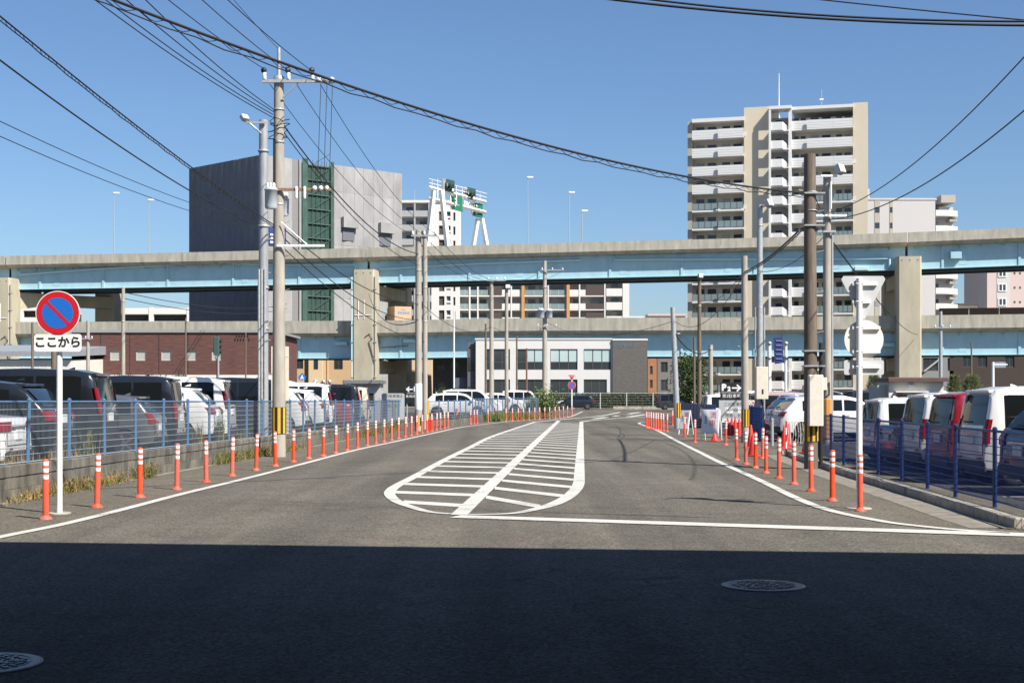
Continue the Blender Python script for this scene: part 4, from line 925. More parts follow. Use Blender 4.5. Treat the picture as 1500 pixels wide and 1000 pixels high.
for x0, x1 in ((0,gl2*.17),(gl2*.9,gl2)): block(gn,'net_strip',NETG,x0,x1,-.4,-.36,0,HS+.3)
for k in range(17):
    z = 1+k*2.35
    if z < HS-.5: block(gn,'scaffold_deck',mat('scaffold_deck',(.12,.17,.145),.7),gl2*.18,gl2*.89,-.38,-.06,z,z+.08); MB().cyl((gl2*.3,-.42,z+.1),(gl2*.86,-.42,z+2.2),.05,n=4).build('brace', NETG, gn)
for k in range(6): MB().cyl((gl2*(.17+.145*k),-.41,0),(gl2*(.17+.145*k),-.41,HS+.2),.045,n=4).build('standard', NETG, gn)
for px in (510,564):
    q = pr_(px)-C0; zz = Z(330 if px < 530 else 338, pr_(px).y); M = Matrix.Translation(q)@Matrix.Rotation(math.atan2(RV.y,RV.x),4,'Z')
    MB().box(-1.6,1.4,-1.1,-.38,zz-.5,zz+1.2,0,M).build('hood', GREYS, t); MB().box(-1.4,.9,-.45,-.42,zz-2.6,zz-.5,0,M).build('opening', DARKS, t)
bn = MB().box(0,3.1,-.45,-.42,0,2.9,0,Matrix.Translation(pr_(392)-C0+Vector((0,0,Z(360,217))))@Matrix.Rotation(math.atan2(RV.y,RV.x),4,'Z')).build('banner', mat('banner_blue2',(.02,.04,.22),.7), t)
MK = Matrix.Translation(pr_(392)-C0+Vector((0,0,Z(360,217))))@Matrix.Rotation(math.atan2(RV.y,RV.x),4,'Z')
for x0_,x1_,z0_,z1_ in ((.2,1.3,.3,.6),(.3,1.2,.95,1.2),(.2,.8,1.5,1.75),(.9,1.4,1.6,2.3),(2.2,2.7,1.7,2.3),(1.9,2.5,.2,.5)): MB().box(x0_,x1_,-.47,-.455,z0_,z1_,0,MK).build('banner_mark', WHITE, bn)
# --- white apartment block behind the gantry and the balcony block beside it
APW = mat('apartment_white',(.66,.64,.61),.75,var=.04,scale=.4); APG = mat('apartment_grey',(.36,.36,.36),.75,var=.06); RAILG = mat('rail_glass',(.20,.26,.26),.15,spec=.6); BRNW = mat('brown_wall',(.075,.055,.05),.8)
ORW = mat('orange_wall',(.50,.27,.10),.7); DKREC = mat('recess_wall',(.46,.44,.41),.85)
Y = 281.0; x0 = X(588,Y); t = thing('apartment_block', 'white apartment block with grey balconies left of the sign gantry', 'building', (x0,Y,0)); H = Z(297,Y)
xa, xb = X(632,Y)-x0, X(672,Y)-x0; fp_ = 2.9; nf = int(H/fp_)
rects = []
for k in range(nf):
    z = H-1.2-(k+1)*fp_+.4
    if z < 0: break
    for a, c, h0, h1 in ((643,651,0,1.9),(654,660,.9,1.9),(654,660,.2,.55),(664,667,0,1.7)): rects.append((X(a,Y)-x0-xa, X(c,Y)-x0-xa, z+h0, z+h1))
o = facade(xb-xa, H, rects, .4).build('wall', APW, t); o.location = (xa,0,0)
for i, r in enumerate(rects):
    window(t, r[0]+xa, r[1]+xa, r[2], r[3], .3, 1, FRAMEL if i % 4 in (1,2) else FRAME, BRNW if i % 4 in (0,3) else GLASS, .1)
block(t,'wall',APW,xa,xb,.55,12,0,H-.02); block(t,'roof_edge',APW,-.2,xb+.1,-.2,12,H,H+.5)
block(t,'back_wall',DKREC,0,xa,1.6,12,0,H-.01)
for k in range(nf):
    z = H-(k+1)*fp_
    if z < 0: break
    block(t,'balcony',APG,-.1,xa-.02,-.3,.0,z,z+1.25); block(t,'balcony_floor',APW,-.1,xa-.02,.002,1.6,z-.12,z+.1)
    for a in (.15,.6): block(t,'window',GLASS,xa*a,xa*(a+.25),1.5,1.598,z+.2,z+2.2)
for a in (.42,.9): block(t,'column',APG,xa*a,xa*a+.35,-.42,-.302,0,H-.2)
MB().cyl((xa,2,H),(xa,2,H+5),.05,n=5).build('antenna', WHITE, t); MB().cyl((xa*.42,2,H),(xa*.42,2,H+3),.05,n=5).build('antenna', STEEL, t)
# balcony block
Y = 287.0; x0 = X(673,Y); H = Z(390,Y); t = thing('apartment_block', 'long apartment block with glass balconies and orange columns between the viaduct decks', 'building', (x0,Y,0)); xp = lambda p: X(p,Y)-x0
block(t,'back_wall',DKREC,0,xp(921),1.5,13,0,H)
zb = [Z(433,Y)-k*2.9+2.9*3 for k in range(13)]
for k, z in enumerate(zb):
    if z < 0 or z > H: continue
    block(t,'floor_slab',APW,0,xp(921),-.1,1.5,z-.2,z+.05)
    for a, c in ((673,714),(770,830)):
        r = block(t,'balcony_rail',RAILG,xp(a)+.1,xp(c)-.1,-.05,.0,z+.1,z+1.2)
        for q in range(6): block(r,'rail_post',FRAMEL,xp(a+(c-a)*q/5)-.04,xp(a+(c-a)*q/5)+.04,-.1,-.052,z+.1,z+1.25)
    for a, c, m in ((716,735,BRNW),(735,763,APW),(834,858,APW),(858,885,BRNW)):
        block(t,'balcony_panel',m,xp(a)+.05,xp(c)-.05,-.12,.1,z+.06,z+(1.25 if m is APW else 2.3 if k % 2 else 1.25))
    for a, c in ((676,686),(690,698),(703,712),(738,748),(752,762),(774,784),(790,800),(806,826),(840,852),(865,880)): block(t,'window',GLASS,xp(a),xp(c),1.4,1.498,z+.1,z+2.2)
    block(t,'stair_panel',APW,xp(888),xp(920),-.3,.4,z-.1,z+1.5); block(t,'window',GLASS,xp(896),xp(905),.9,1.0,z+1.5,z+2.5)
for a in (764,830): block(t,'column',ORW,xp(a),xp(a+4.5),-.5,.6,0,H)
for a in (687,699,748,802,848,885): block(t,'column',APW,xp(a),xp(a+2),-.2,1.2,0,H)
block(t,'end_wall',APW,xp(912),xp(921.5),-.4,13,0,H+.5)
# --- right apartment tower
BEI = mat('tower_beige',(.62,.545,.41),.75,var=.04,scale=.4); BEI2 = mat('tower_taupe',(.40,.37,.31),.75,var=.04); TWH = mat('tower_panel',(.68,.675,.66),.6,var=.03); NAVY = mat('navy_door',(.012,.025,.065),.5); TREC = mat('tower_recess',(.50,.46,.38),.85)
TA = Vector((X(1007,226),226,0)); TB = Vector((X(1259,219),219,0)); td = TB-TA; TL = td.length; TAng = math.atan2(td.y,td.x)
t = thing('apartment_tower', 'tall beige apartment tower with white balconies and a stair shaft at right', 'building', tuple(TA), TAng)
def tx(px): a = (px-750)/F; f = (a*TA.y-TA.x)/(td.x-a*td.y); return f*TL
TH = Z(178,226); fp_ = 2.99
xs = {p: tx(p) for p in (1007,1014,1090,1104,1127,1160,1172,1182,1217,1246,1258)}
block(t,'back_wall',TREC,0,TL,1.7,13,0,TH-.1)
block(t,'side_wall',BEI2,0,xs[1014],.2,1.7,0,TH); block(t,'end_wall',BEI,xs[1258]-.9,TL+1.3,-.2,13.2,0,TH+1.6); 
block(t,'shaft_wall',BEI,xs[1090],xs[1127],-.15,10,0,Z(157,223)); block(t,'shaft_cap',TWH,xs[1127]+.02,xs[1127]+1.4,1.0,6,TH,Z(164,223))
block(t,'roof_slab',TWH,xs[1014],xs[1090]-.02,-.5,13,TH-.35,TH+.25); block(t,'roof_slab',TWH,xs[1160],xs[1258]-.92,-.5,13,TH+.9,TH+1.4)
nfl = 15
for k in range(nfl):
    zl_ = TH-2.9-k*fp_; zr_ = zl_+.75
    if zl_ < -.5: break
    glass = k >= 4
    for sec, (a, c, z) in enumerate(((xs[1014],tx(1052),zl_),(tx(1052)+.02,xs[1090]-.02,zl_+.0),(xs[1160],xs[1182],zr_),(xs[1182]+.02,tx(1221),zr_),(tx(1221)+.02,xs[1258]-.92,zr_))):
        yo = -.35 if sec in (0,2) else -.75
        gg = glass and sec != 2
        block(t,'balcony_floor',TWH,a,c,yo,1.7,z-.28,z)
        if not gg:
            pn = block(t,'balcony_panel',TWH,a,c,yo-.02,yo+.1,z+.002,z+1.25)
            for j in range(1,3): block(pn,'groove',APG,a,c,yo-.03,yo-.022,z+.4*j,z+.4*j+.03)
        else:
            pn = block(t,'balcony_rail',RAILG,a+.05,c-.05,yo,yo+.04,z+.12,z+1.15)
            n = 4
            for j in range(n+1): block(pn,'rail_post',FRAME,a+.05+(c-a-.1)*j/n-.03,a+.05+(c-a-.1)*j/n+.03,yo-.03,yo-.002,z+.05,z+1.2)
        w = c-a
        for f0, f1, m in ((.12,.42,GLASS),(.56,.88,NAVY if sec in (1,3) else GLASS)): block(t,'window' if m is GLASS else 'door',m,a+w*f0,a+w*f1,1.6,1.698,z+.1 if m is NAVY else z+.9,z+2.1)
        if rw_.random() < .6: x_ = a+w*rw_.choice((.02,.45,.9)); block(t,'air_conditioner',APW,x_,x_+.75,yo+.5,yo+.85,z+.02,z+.7)
    # stair shaft
    a, c = xs[1127]+.02, xs[1160]-.9; z = zl_+.5
    block(t,'stair_panel',TWH,a+.05,c-.5,-1.4,-1.25,z,z+1.3)
    MB().rings([[(c-.5,-1.4,z),(c+.5,-.2,z-.9),(c+.5,-.1,z-.9),(c-.5,-1.25,z)],[(c-.5,-1.4,z+1.3),(c+.5,-.2,z+.5),(c+.5,-.1,z+.5),(c-.5,-1.25,z+1.3)]]).build('stair_side_panel', TWH, t)
    block(t,'landing',TWH,a,c+.5,-1.22,1.5,z-.2,z); block(t,'door',NAVY,a+.9,a+1.9,1.1,1.2,z+.05,z+2.0)
block(t,'stair_back',APG,xs[1127]+.01,xs[1160]-.01,1.2,1.69,0,TH); block(t,'stair_column',TWH,xs[1160]-.5,xs[1160]-.02,-.9,.9,0,TH+1.4); block(t,'stair_column',TWH,xs[1127]+.012,xs[1127]+.35,-1.6,-1.24,0,TH+.9)
block(t,'stair_roof',TWH,xs[1127]+.01,xs[1160]-.01,-1.5,1.6,TH+1.0,TH+1.5)
MB().cyl((tx(1140),2,TH+2),(tx(1140),2,Z(103,222)),.09,.05,n=6).build('antenna', WHITE, t)
MB().cyl((tx(1203),2,TH+1.4),(tx(1203),2,TH+4.5),.05,n=5).build('antenna', STEEL, t); MB().box(tx(1200),tx(1206),1.9,2.1,TH+2.8,TH+3.0).build('antenna_dish', WHITE, t)
# --- grey block right of the tower
Y = 250.0; x0 = X(1268,Y); H = Z(293,Y); t = thing('apartment_block', 'pale grey apartment block with outside stairs right of the tower', 'building', (x0,Y,0)); xp = lambda p: X(p,Y)-x0
PGR = mat('pale_grey_wall',(.50,.48,.47),.75,var=.03); block(t,'wall',PGR,0,xp(1370),0,14,0,H); block(t,'roof_edge',PGR,-.05,xp(1372),-.1,14,H+.002,H+.35)
for a, c in ((1281,1289),(1303,1308)):
    s = block(t,'grey_strip',BEI2,xp(a),xp(c),-.06,-.005,0,H-.1)
    for k in range(13): block(s,'window',GLASS,xp(a)+.1,xp(c)-.1,-.1,-.062,H-2.3-k*2.85,H-1.3-k*2.85)
block(t,'stair_core',PGR,xp(1374),xp(1402),2.2,14,0,H-1); block(t,'stair_cap',BEI2,xp(1380),xp(1401),.5,10,H-.4,H+1.0)
for k in range(14):
    z = H-2.9-k*2.85
    if z < 0: break
    MB().rings([[(xp(1371),0,z),(xp(1386),0,z),(xp(1403),0,z-.2),(xp(1403),.2,z-.2),(xp(1371),.2,z)],[(xp(1371),0,z+1.1),(xp(1386),0,z+1.1),(xp(1403),0,z+.9),(xp(1403),.2,z+.9),(xp(1371),.2,z+1.1)]]).build('stair_parapet', APW, t)
    block(t,'stair_floor',PGR,xp(1371),xp(1403),.21,2.2,z-.15,z); block(t,'stair_flight',BEI2,xp(1392),xp(1403)-.05,.3,2.1,z-1.0,z-.5); block(t,'window',GLASS,xp(1375),xp(1380),2.1,2.19,z+.9,z+2.0)
block(t,'roof_hut',PGR,xp(1268)+.1,xp(1276),1,6,H+.36,H+2.2)
# --- pink block far right
Y = 275.0; x0 = X(1446,Y); H = Z(384,Y); t = thing('apartment_block', 'pinkish apartment block under the upper deck at the right edge', 'building', (x0,Y,0)); xp = lambda p: X(p,Y)-x0
PNK = mat('pink_wall',(.52,.42,.38),.75,var=.04); block(t,'wall',PNK,0,xp(1530),0,14,0,H)
s = block(t,'grey_strip',PGR,xp(1460),xp(1479),-.06,-.005,0,H)
for k in range(8):
    z = Z(400,Y)-k*2.9; 
    if z < 1: break
    window(t, xp(1462), xp(1474), z-.8, z+.8, -.2, 2, WHITE, GLASS, .18)
    for p_ in (1485,1493): block(t,'vent',FRAME,xp(p_),xp(p_+2.5),-.06,-.005,z-.2,z+.2)
o = MB().box(X(1402,260),X(1431,260),260,270,0,Z(447,260)); t = thing('white_house', 'flat roofed pale building right of the stair block', 'building'); o.build('wall', APW, t); block(t,'roof',BRNW,X(1400,260),X(1433,260),259.5,270,Z(446.9,260),Z(444.5,260))
o = MB().box(X(920,330),X(1006,330),330,345,0,Z(463,330)); t = thing('warehouse', 'pale low roofed warehouse seen left of the tower between the decks', 'building'); o.build('wall', APW, t); block(t,'roof',PNK,X(948,330),X(1005,330),329,345,Z(462.9,330),Z(459.5,330))
# --- tan houses under the lower deck
TANW = mat('tan_render',(.52,.36,.21),.8,var=.05,scale=.5); TANL = mat('cream_render',(.62,.49,.33),.8,var=.04)
def house(label, px0, px1, Y, pyt, m, wins, depth=8, extra=None):
    x0 = X(px0,Y); H = Z(pyt,Y); t = thing('house', label, 'house', (x0,Y,0)); L = X(px1,Y)-x0
    rects = [(X(a,Y)-x0, X(c,Y)-x0, Z(d,Y), Z(b_,Y)) for a,c,b_,d in wins]
    facade(L, H, rects, .2).build('wall', m, t); block(t,'inner_wall',m,0,L,.4,depth,0,H-.02)
    for r in rects: window(t, *r, .12, 2, FRAME, GLASS, .08)
    block(t,'roof',mat('roof_grey',(.25,.26,.26)),-.2,L+.2,-.3,depth,H,H+.3); return t
t = house('tan rendered house under the lower deck left of the pier', 425, 546, 216, 505, TANW, [(434,444,527,540),(461,467,527,540),(489,502,524,541)]); q = t.location
block(t,'bay_wall',TANL,X(453,216)-q.x,X(473,216)-q.x,-.7,-.01,0,Z(507,216)); window(t,X(461,216)-q.x,X(467,216)-q.x,Z(540,216),Z(527,216),-.78,1); MB().cyl((X(480,216)-q.x,-.1,0),(X(480,216)-q.x,-.1,Z(512,216)),.08,n=6).build('down_pipe', TANL, t)
for px in (463,475,484): ball(MB(), (X(px,216)-q.x,-.9,Z(559,216)), .35).build('roof_vent', STEEL, t)
house('cream rendered house under the lower deck right of the pier', 575, 632, 208, 512, TANL, [(597,602,528,551)]); 
house('dark grey building with white bands left of the white office', 634, 700, 196, 524, mat('slate_wall',(.07,.075,.085),.7), [(640,652,535,552),(660,672,530,545),(640,652,560,572)])
house('orange brick building edge right of the white office', 949, 962, 214, 518, mat('orange_brick',(.36,.17,.09),.85,var=.15,scale=2), [(952,956,536,548),(952,956,556,568)])
house('grey concrete building behind the round green tree', 963, 1012, 226, 520, mat('mid_grey_wall',(.17,.165,.16),.8,var=.1), [(968,978,530,545),(984,996,530,545),(968,978,556,572)])
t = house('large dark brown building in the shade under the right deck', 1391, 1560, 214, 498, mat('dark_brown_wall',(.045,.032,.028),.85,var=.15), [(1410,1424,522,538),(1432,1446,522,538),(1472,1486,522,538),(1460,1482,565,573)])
t = house('grey steel frame building beside the right pier', 1348, 1389, 214, 508, mat('frame_grey',(.20,.215,.215),.7), [(1352,1374,524,543),(1388,1397,524,543)]); q = t.location
MB().cyl((X(1353,214)-q.x,-.2,Z(544,214)),(X(1376,214)-q.x,-.2,Z(526,214)),.16,n=6).build('diagonal_brace', APG, t)
# --- parking attendant huts
def hut(label, px0, px1, Y, pyt, wm, rm, wins, name='attendant_hut'):
    x0 = X(px0,Y); L = X(px1,Y)-x0; H = Z(pyt,Y); t = thing(name, label, 'hut', (x0,Y,0))
    rects = [(L*a,L*c,H*d,H*e) for a,c,d,e in wins]; facade(L,H-.22,rects,.08).build('wall', wm, t); block(t,'inner_wall',wm,0,L,.12,2.2,0,H-.23)
    for r in rects: window(t,*r,.03,2,FRAMEL,GLASS,.05)
    MB().bbox(-.15,L+.15,-.35,2.4,H-.22,H,.04).build('roof', rm, t); return t,L,H
hut('grey parking attendant hut behind the left mesh fence', 507, 556, 76, 556, mat('hut_grey',(.42,.41,.39),.7,var=.1), mat('hut_roof',(.16,.16,.16),.6), [(.42,.85,.38,.72)])
t,L,H = hut('cream parking attendant hut with a brown roof in the right car park', 1302, 1382, 70, 552.5, mat('cream_wall',(.66,.60,.50),.75,var=.06), mat('brown_roof',(.10,.055,.05),.6,var=.2), [(.13,.36,.42,.68),(.42,.66,.42,.68)])
block(t,'door_panel',mat('brown_panel2',(.28,.13,.05),.6),L*.14,L*.26,.015,.028,H*.43,H*.67); MB().bbox(L*.1,L*.7,-.3,-.002,H*.70,H*.72,.005).build('awning', WHITE, t); block(t,'wall_lamp',WHITE,L*.36,L*.46,-.1,-.002,H*.80,H*.85); block(t,'side_annex',mat('hut_grey',(.42,.41,.39)),-.5,-.01,.3,2,0,H-.4)
# --- parking sign boards
BRD = mat('board_grey',(.40,.415,.42),.5,var=.08,scale=2); BRK_ = mat('board_black',(.012,.012,.012),.5)
Y = 58.0; xc = X(1083,Y); t = thing('price_board', 'black and grey parking board with white arrow behind the grey pole', 'sign', (xc,Y,0))
w0, w1 = X(1055,Y)-xc, X(1116,Y)-xc; za, zb_, zc_ = Z(560,Y), Z(586,Y), Z(613,Y)
bk = MB().bbox(w0,w0+1.12,-.03,.03,zb_+.005,za,.008).build('black_panel', BRK_, t); gy = MB().bbox(w0-.06,w0+1.12,-.03,.03,zc_,zb_,.008).build('grey_panel', BRD, t)
for x in (w0+.05,w0+1.05): MB().cyl((x,.06,0),(x,.06,za),.04,n=8).build('post', STEEL, t)
cx = X(1068.5,Y)-xc; lettering('P', .37, WHITE, bk, (w0+.15,-.033,Z(567.6,Y)), .022); lettering('2', .25, WHITE, bk, (w0+.37,-.033,Z(569.6,Y)), .016)
ax = w0+.68; az = Z(568,Y); b = MB(); b.box(ax-.19,ax+.14,-.0333,-.0313,az-.03,az+.03)
for s in (1,-1): b.box(-.20,.03,-.0345-.0006*s,-.0325-.0006*s,-.032,.032,0,Matrix.Translation((ax+.17,0,az))@Matrix.Rotation(R(42*s),4,'Y'))
b.build('arrow', WHITE, bk); block(bk,'rule',WHITE,w0+.04,w0+1.0,-.034,-.031,Z(574.6,Y)-.008,Z(574.6,Y)+.008)
lettering('第2駐車場', .175, WHITE, bk, (w0+.47,-.033,Z(580,Y)), .006)
lettering('この駐車場は', .17, INK, gy, (w0+.66,-.033,Z(592.3,Y)), .003); lettering('18時00分に', .19, INK, gy, (w0+.68,-.036,Z(600.5,Y)), .004); lettering('閉鎖します', .165, INK, gy, (w0+.62,-.033,Z(608.4,Y)), .003)
for k in range(2): block(gy,'number_plate',WHITE,w0+.215+.0*k+k*.175,w0+.375+k*.175,-.0345,-.031,Z(604.6,Y),Z(596.6,Y))
block(gy,'number_plate',WHITE,w0+.735,w0+.9,-.0345,-.031,Z(604.6,Y),Z(596.6,Y))
Y = 70.0; xc = X(603,Y); t = thing('parking_sign', 'black parking sign with white arrow pointing left behind the sleeved pole', 'sign', (xc,Y,0))
bk = MB().bbox(X(594.5,Y)-xc,X(617,Y)-xc,-.03,.03,Z(590,Y),Z(560.5,Y),.008).build('black_panel', BRK_, t)
for px in (596,615): MB().cyl((X(px,Y)-xc,.06,0),(X(px,Y)-xc,.06,Z(561,Y)),.04,n=8).build('post', STEEL, t)
lettering('P3', .34, WHITE, bk, (X(611,Y)-xc,-.033,Z(570,Y)), .018); az = Z(570,Y); ax = X(600,Y)-xc; b = MB(); b.box(ax-.12,ax+.17,-.0333,-.0313,az-.03,az+.03)
for s in (1,-1): b.box(-.03,.18,-.0345-.0006*s,-.0325-.0006*s,-.03,.03,0,Matrix.Translation((ax-.15,0,az))@Matrix.Rotation(R(42*s),4,'Y'))
b.build('arrow', WHITE, bk); block(bk,'rule',WHITE,X(596,Y)-xc,X(614,Y)-xc,-.034,-.031,Z(575.8,Y)-.008,Z(575.8,Y)+.008); lettering('第3駐車場', .15, WHITE, bk, (X(604,Y)-xc,-.033,Z(580.5,Y)), .005)
Y = 67.0; xc = X(575,Y); t = thing('notice_board', 'grey notice board with black lettering at the end of the left fence', 'sign', (xc,Y,0))
P = [(X(559,Y)-xc,0.3),(X(592.5,Y)-xc,.3),(X(592.5,Y)-xc,Z(577,Y)),(X(590,Y)-xc,Z(575.8,Y)),(X(561.5,Y)-xc,Z(575.8,Y)),(X(559,Y)-xc,Z(577,Y))]
gy = MB().rings([[(x,-.03,z) for x,z in P],[(x,.03,z) for x,z in P]]).build('grey_panel', BRD, t); lettering('この駐車場は', .165, INK, gy, (0,-.033,Z(580.3,Y)), .004)
lettering('18時00分に', .18, INK, gy, (0,-.033,Z(587.3,Y)), .004); lettering('閉鎖します', .165, INK, gy, (0,-.033,Z(594.5,Y)), .003)
for px in (562,590): MB().cyl((X(px,Y)-xc,.07,0),(X(px,Y)-xc,.07,1.5),.04,n=8).build('post', STEEL, t)
Y = 54.0; xc = X(1100,Y); t = thing('time_sign', 'small white board with a red ringed number beside the cabinet pole', 'sign', (xc,Y,0)); o = MB().bbox(X(1096,Y)-xc,X(1106,Y)-xc,-.02,.02,Z(598,Y),Z(586,Y),.004).build('board', WHITE, t)
lettering('10', .17, RED, o, (X(1100.5,Y)-xc,-.024,Z(592,Y)), .004); MB().tube([(X(1100.5,Y)-xc+.115*math.cos(a),-.023,Z(592,Y)+.125*math.sin(a)) for a in [k*.31 for k in range(21)]], .009, 4).build('red_ring', RED, o); MB().cyl((0,.03,0),(0,.03,Z(588,Y)),.025).build('post', STEEL, t)
# folding A boards
def a_board(label, px, py, w, h, rz, txt):
    p = G(px,py); t = thing('folding_board', label, 'sign', (p.x,p.y,.005), rz); lean = .24
    for s, y0 in ((-1,-lean),(1,lean)):
        M = Matrix.Rotation(math.atan2(lean,h)*-s*-1,4,'X'); f = thing_part('frame', t)
        for x in (-w/2,w/2): MB().cyl((x,y0,0),(x,0,h),.022,n=6).build('leg', WHITE, f)
        MB().cyl((-w/2,y0*.55,h*.45),(w/2,y0*.55,h*.45),.015,n=6).build('rail', WHITE, f)
    P = lambda x,k,o=0: (x, -lean*(1-k)-.028-o, h*k)
    o = MB().rings([[P(-w/2+.01,.24),P(w/2-.01,.24),P(w/2-.01,1),P(-w/2+.01,1)],[(q[0],q[1]+.02,q[2]) for q in (P(-w/2+.01,.24),P(w/2-.01,.24),P(w/2-.01,1),P(-w/2+.01,1))]]).build('board', mat('board_white',(.66,.66,.68),.5,var=.06), t)
    tl = math.atan2(lean,h)
    for k, ch in enumerate(txt):
        l = put('lettering', text_mesh(ch, .26*h, mat('faded_red',(.50,.10,.09),.6), .008), o, P(w*.14,.80-.26*k,.004)); l.rotation_euler = (R(90)-tl,0,0)
    l = put('lettering', text_mesh('駐\n車\n場', .09*h, INK, .001), o, P(-w*.28,.66,.004)); l.rotation_euler = (R(90)-tl,0,0)
a_board('small white folding board standing left before the blue sheet fence', 1005, 636, .42, 1.0, R(-38), '満車')
a_board('larger white folding board with faded red lettering beside the bollards', 1042, 645, .62, 1.12, R(-26), '満車')
# traffic cones and barrier
def cone(name, label, px, py, h=.72, z=0.0, base=True):
    p = G(px,py); t = thing(name, label, 'cone', (p.x,p.y,.006+z), rnd.uniform(0,1), 'red traffic cones')
    if base: MB().bbox(-.19,.19,-.19,.19,0,.035,.012).build('base', mat('cone_red',(.62,.035,.022),.5,var=.1), t)
    MB().lathe([(.14,.03),(.105,h*.35),(.028,h-.02),(.018,h)], 14).build('body', mat('cone_red',(.62,.035,.022)), t, True)
    return t
c1 = cone('traffic_cone','red traffic cone with a pale band behind the right bollards',1100,656); MB().lathe([(.083,.33),(.087,.33),(.062,.50),(.058,.50)],14).build('reflective_band', REFL, c1, True)
for k, (px, py, l) in enumerate(((1149,656.5,'plain red traffic cone beside the white folded barrier'),(1154.5,653,'red traffic cone behind the white folded barrier'),(1181.5,664.5,'red traffic cone tucked against the thick brown pole'),(1066,637,'leftmost red traffic cone below the price board'),(1072,636.4,'second red traffic cone below the price board'),(1077,635.8,'third red traffic cone below the price board'),(1083,638.4,'rightmost red traffic cone below the price board'),(1047,646,'small red cone leaning behind the larger folding board'))): cone('traffic_cone',l,px,py,.72 if k < 7 else .3)
cone('traffic_cone','red traffic cone behind the low bollards near the cabinet pole',1103,668,.6)
p = G(1165,667); t = thing('folded_barrier', 'white accordion barrier with red and white legs between the cones', 'barrier', (p.x,p.y,.005), R(8))
for x in (-.26,.26):
    for k in range(5): MB().cyl((x,0,k*.19),(x,0,k*.19+.19),.022,n=8).build('leg', WHITE if k % 2 else RED, t)
for k in range(7):
    x = -.22+k*.073; MB().tube([(x,.02*(-1)**k,.32),(x+.02,-.02*(-1)**k,.6),(x-.01,.015,.9)],.012,5).build('lattice_bar', mat('lattice_grey',(.50,.50,.47),.5), t)
MB().cyl((-.26,0,.93),(.26,0,.93),.015,n=6).build('top_bar', STEEL, t)
p = G(1180,652); t = MB().bbox(-.09,.09,-.05,.05,0,1.0,.02).build('yellow_post', YEL, loc=(p.x,p.y,.006)); tag(t,'flat yellow post between the barrier and the thick brown pole','post'); t.rotation_euler = (0,R(3),0)
p = G(1131,653); o = MB().cyl((0,0,0),(0,0,.86),.055,.05,n=10).lathe([(.052,.86),(.045,.885),(.01,.89)],10).build('stub_post', STEEL, loc=(p.x,p.y,.006)); tag(o,'short grey steel post at the right car park entrance','post')
p = G(669,620); t = thing('hose_post', 'red post with a coiled black hose by the left entrance', 'post', (p.x,p.y,.005))
MB().cyl((0,0,0),(0,0,.85),.075,.07,n=10).build('post', ORANGE, t, True); MB().tube([(.16+.13*math.cos(a),-.1,.32+.2*math.sin(a)) for a in [k*.4 for k in range(17)]],.03,6).build('hose', BLACK, t, True)
p = G(627,631); o = MB().bbox(-.14,.14,-.12,.12,0,.55,.03).build('red_box', mat('cone_red',(.62,.035,.022)), loc=(p.x+.1,p.y,.005)); tag(o,'small red box beside the white sleeved pole','box')
o = MB().cyl((0,0,0),(0,0,1.35),.03,n=8).build('yellow_pole', YEL, loc=(X(627.5,65),65,.005)); tag(o,'thin yellow pole right of the white sleeved pole','pole')
# traffic signal box in front of the brick hall
Y = 107.0; t = thing('signal_box','dark green hanging signal seen sideways before the brick hall','signal',(X(318,Y),Y,Z(520,Y))); MB().bbox(-.25,.2,-.2,.2,0,Z(493,Y)-Z(520,Y),.05).build('body', mat('signal_green',(.05,.09,.08),.5), t)
for k in range(3): MB().lathe([(.14,-.1),(.14,.1)],10,(0,0,0),0,Matrix.Translation((.22,0,.25+.42*k))@Matrix.Rotation(R(90),4,'Y')).build('lamp_hood', BLACK, t)
MB().cyl((.1,0,-Z(520,Y)),(.1,0,.1),.07,n=8).build('pole', STEEL, t)
Y = 120.0; p = Vector((X(442.5,Y),Y,0)); t = thing('crossing_sign','blue five sided pedestrian crossing sign left of the tan house','sign',p); MB().cyl((0,.05,0),(0,.05,Z(552,Y)),.05).build('pole', STEEL, t); P = [(-.3,0),(.3,0),(.33,.3),(0,.62),(-.33,.3)]; zz = Z(556,Y)
MB().rings([[(x,-.01,zz+z) for x,z in P],[(x,.01,zz+z) for x,z in P]]).build('blue_plate', mat('sign_blue2',(.02,.15,.50),.5), t); MB().rings([[(x*.55,-.014,zz+.08+z*.6) for x,z in ((-.3,0),(.3,0),(0,.62))],[(x*.55,-.0105,zz+.08+z*.6) for x,z in ((-.3,0),(.3,0),(0,.62))]]).build('white_triangle', WHITE, t)
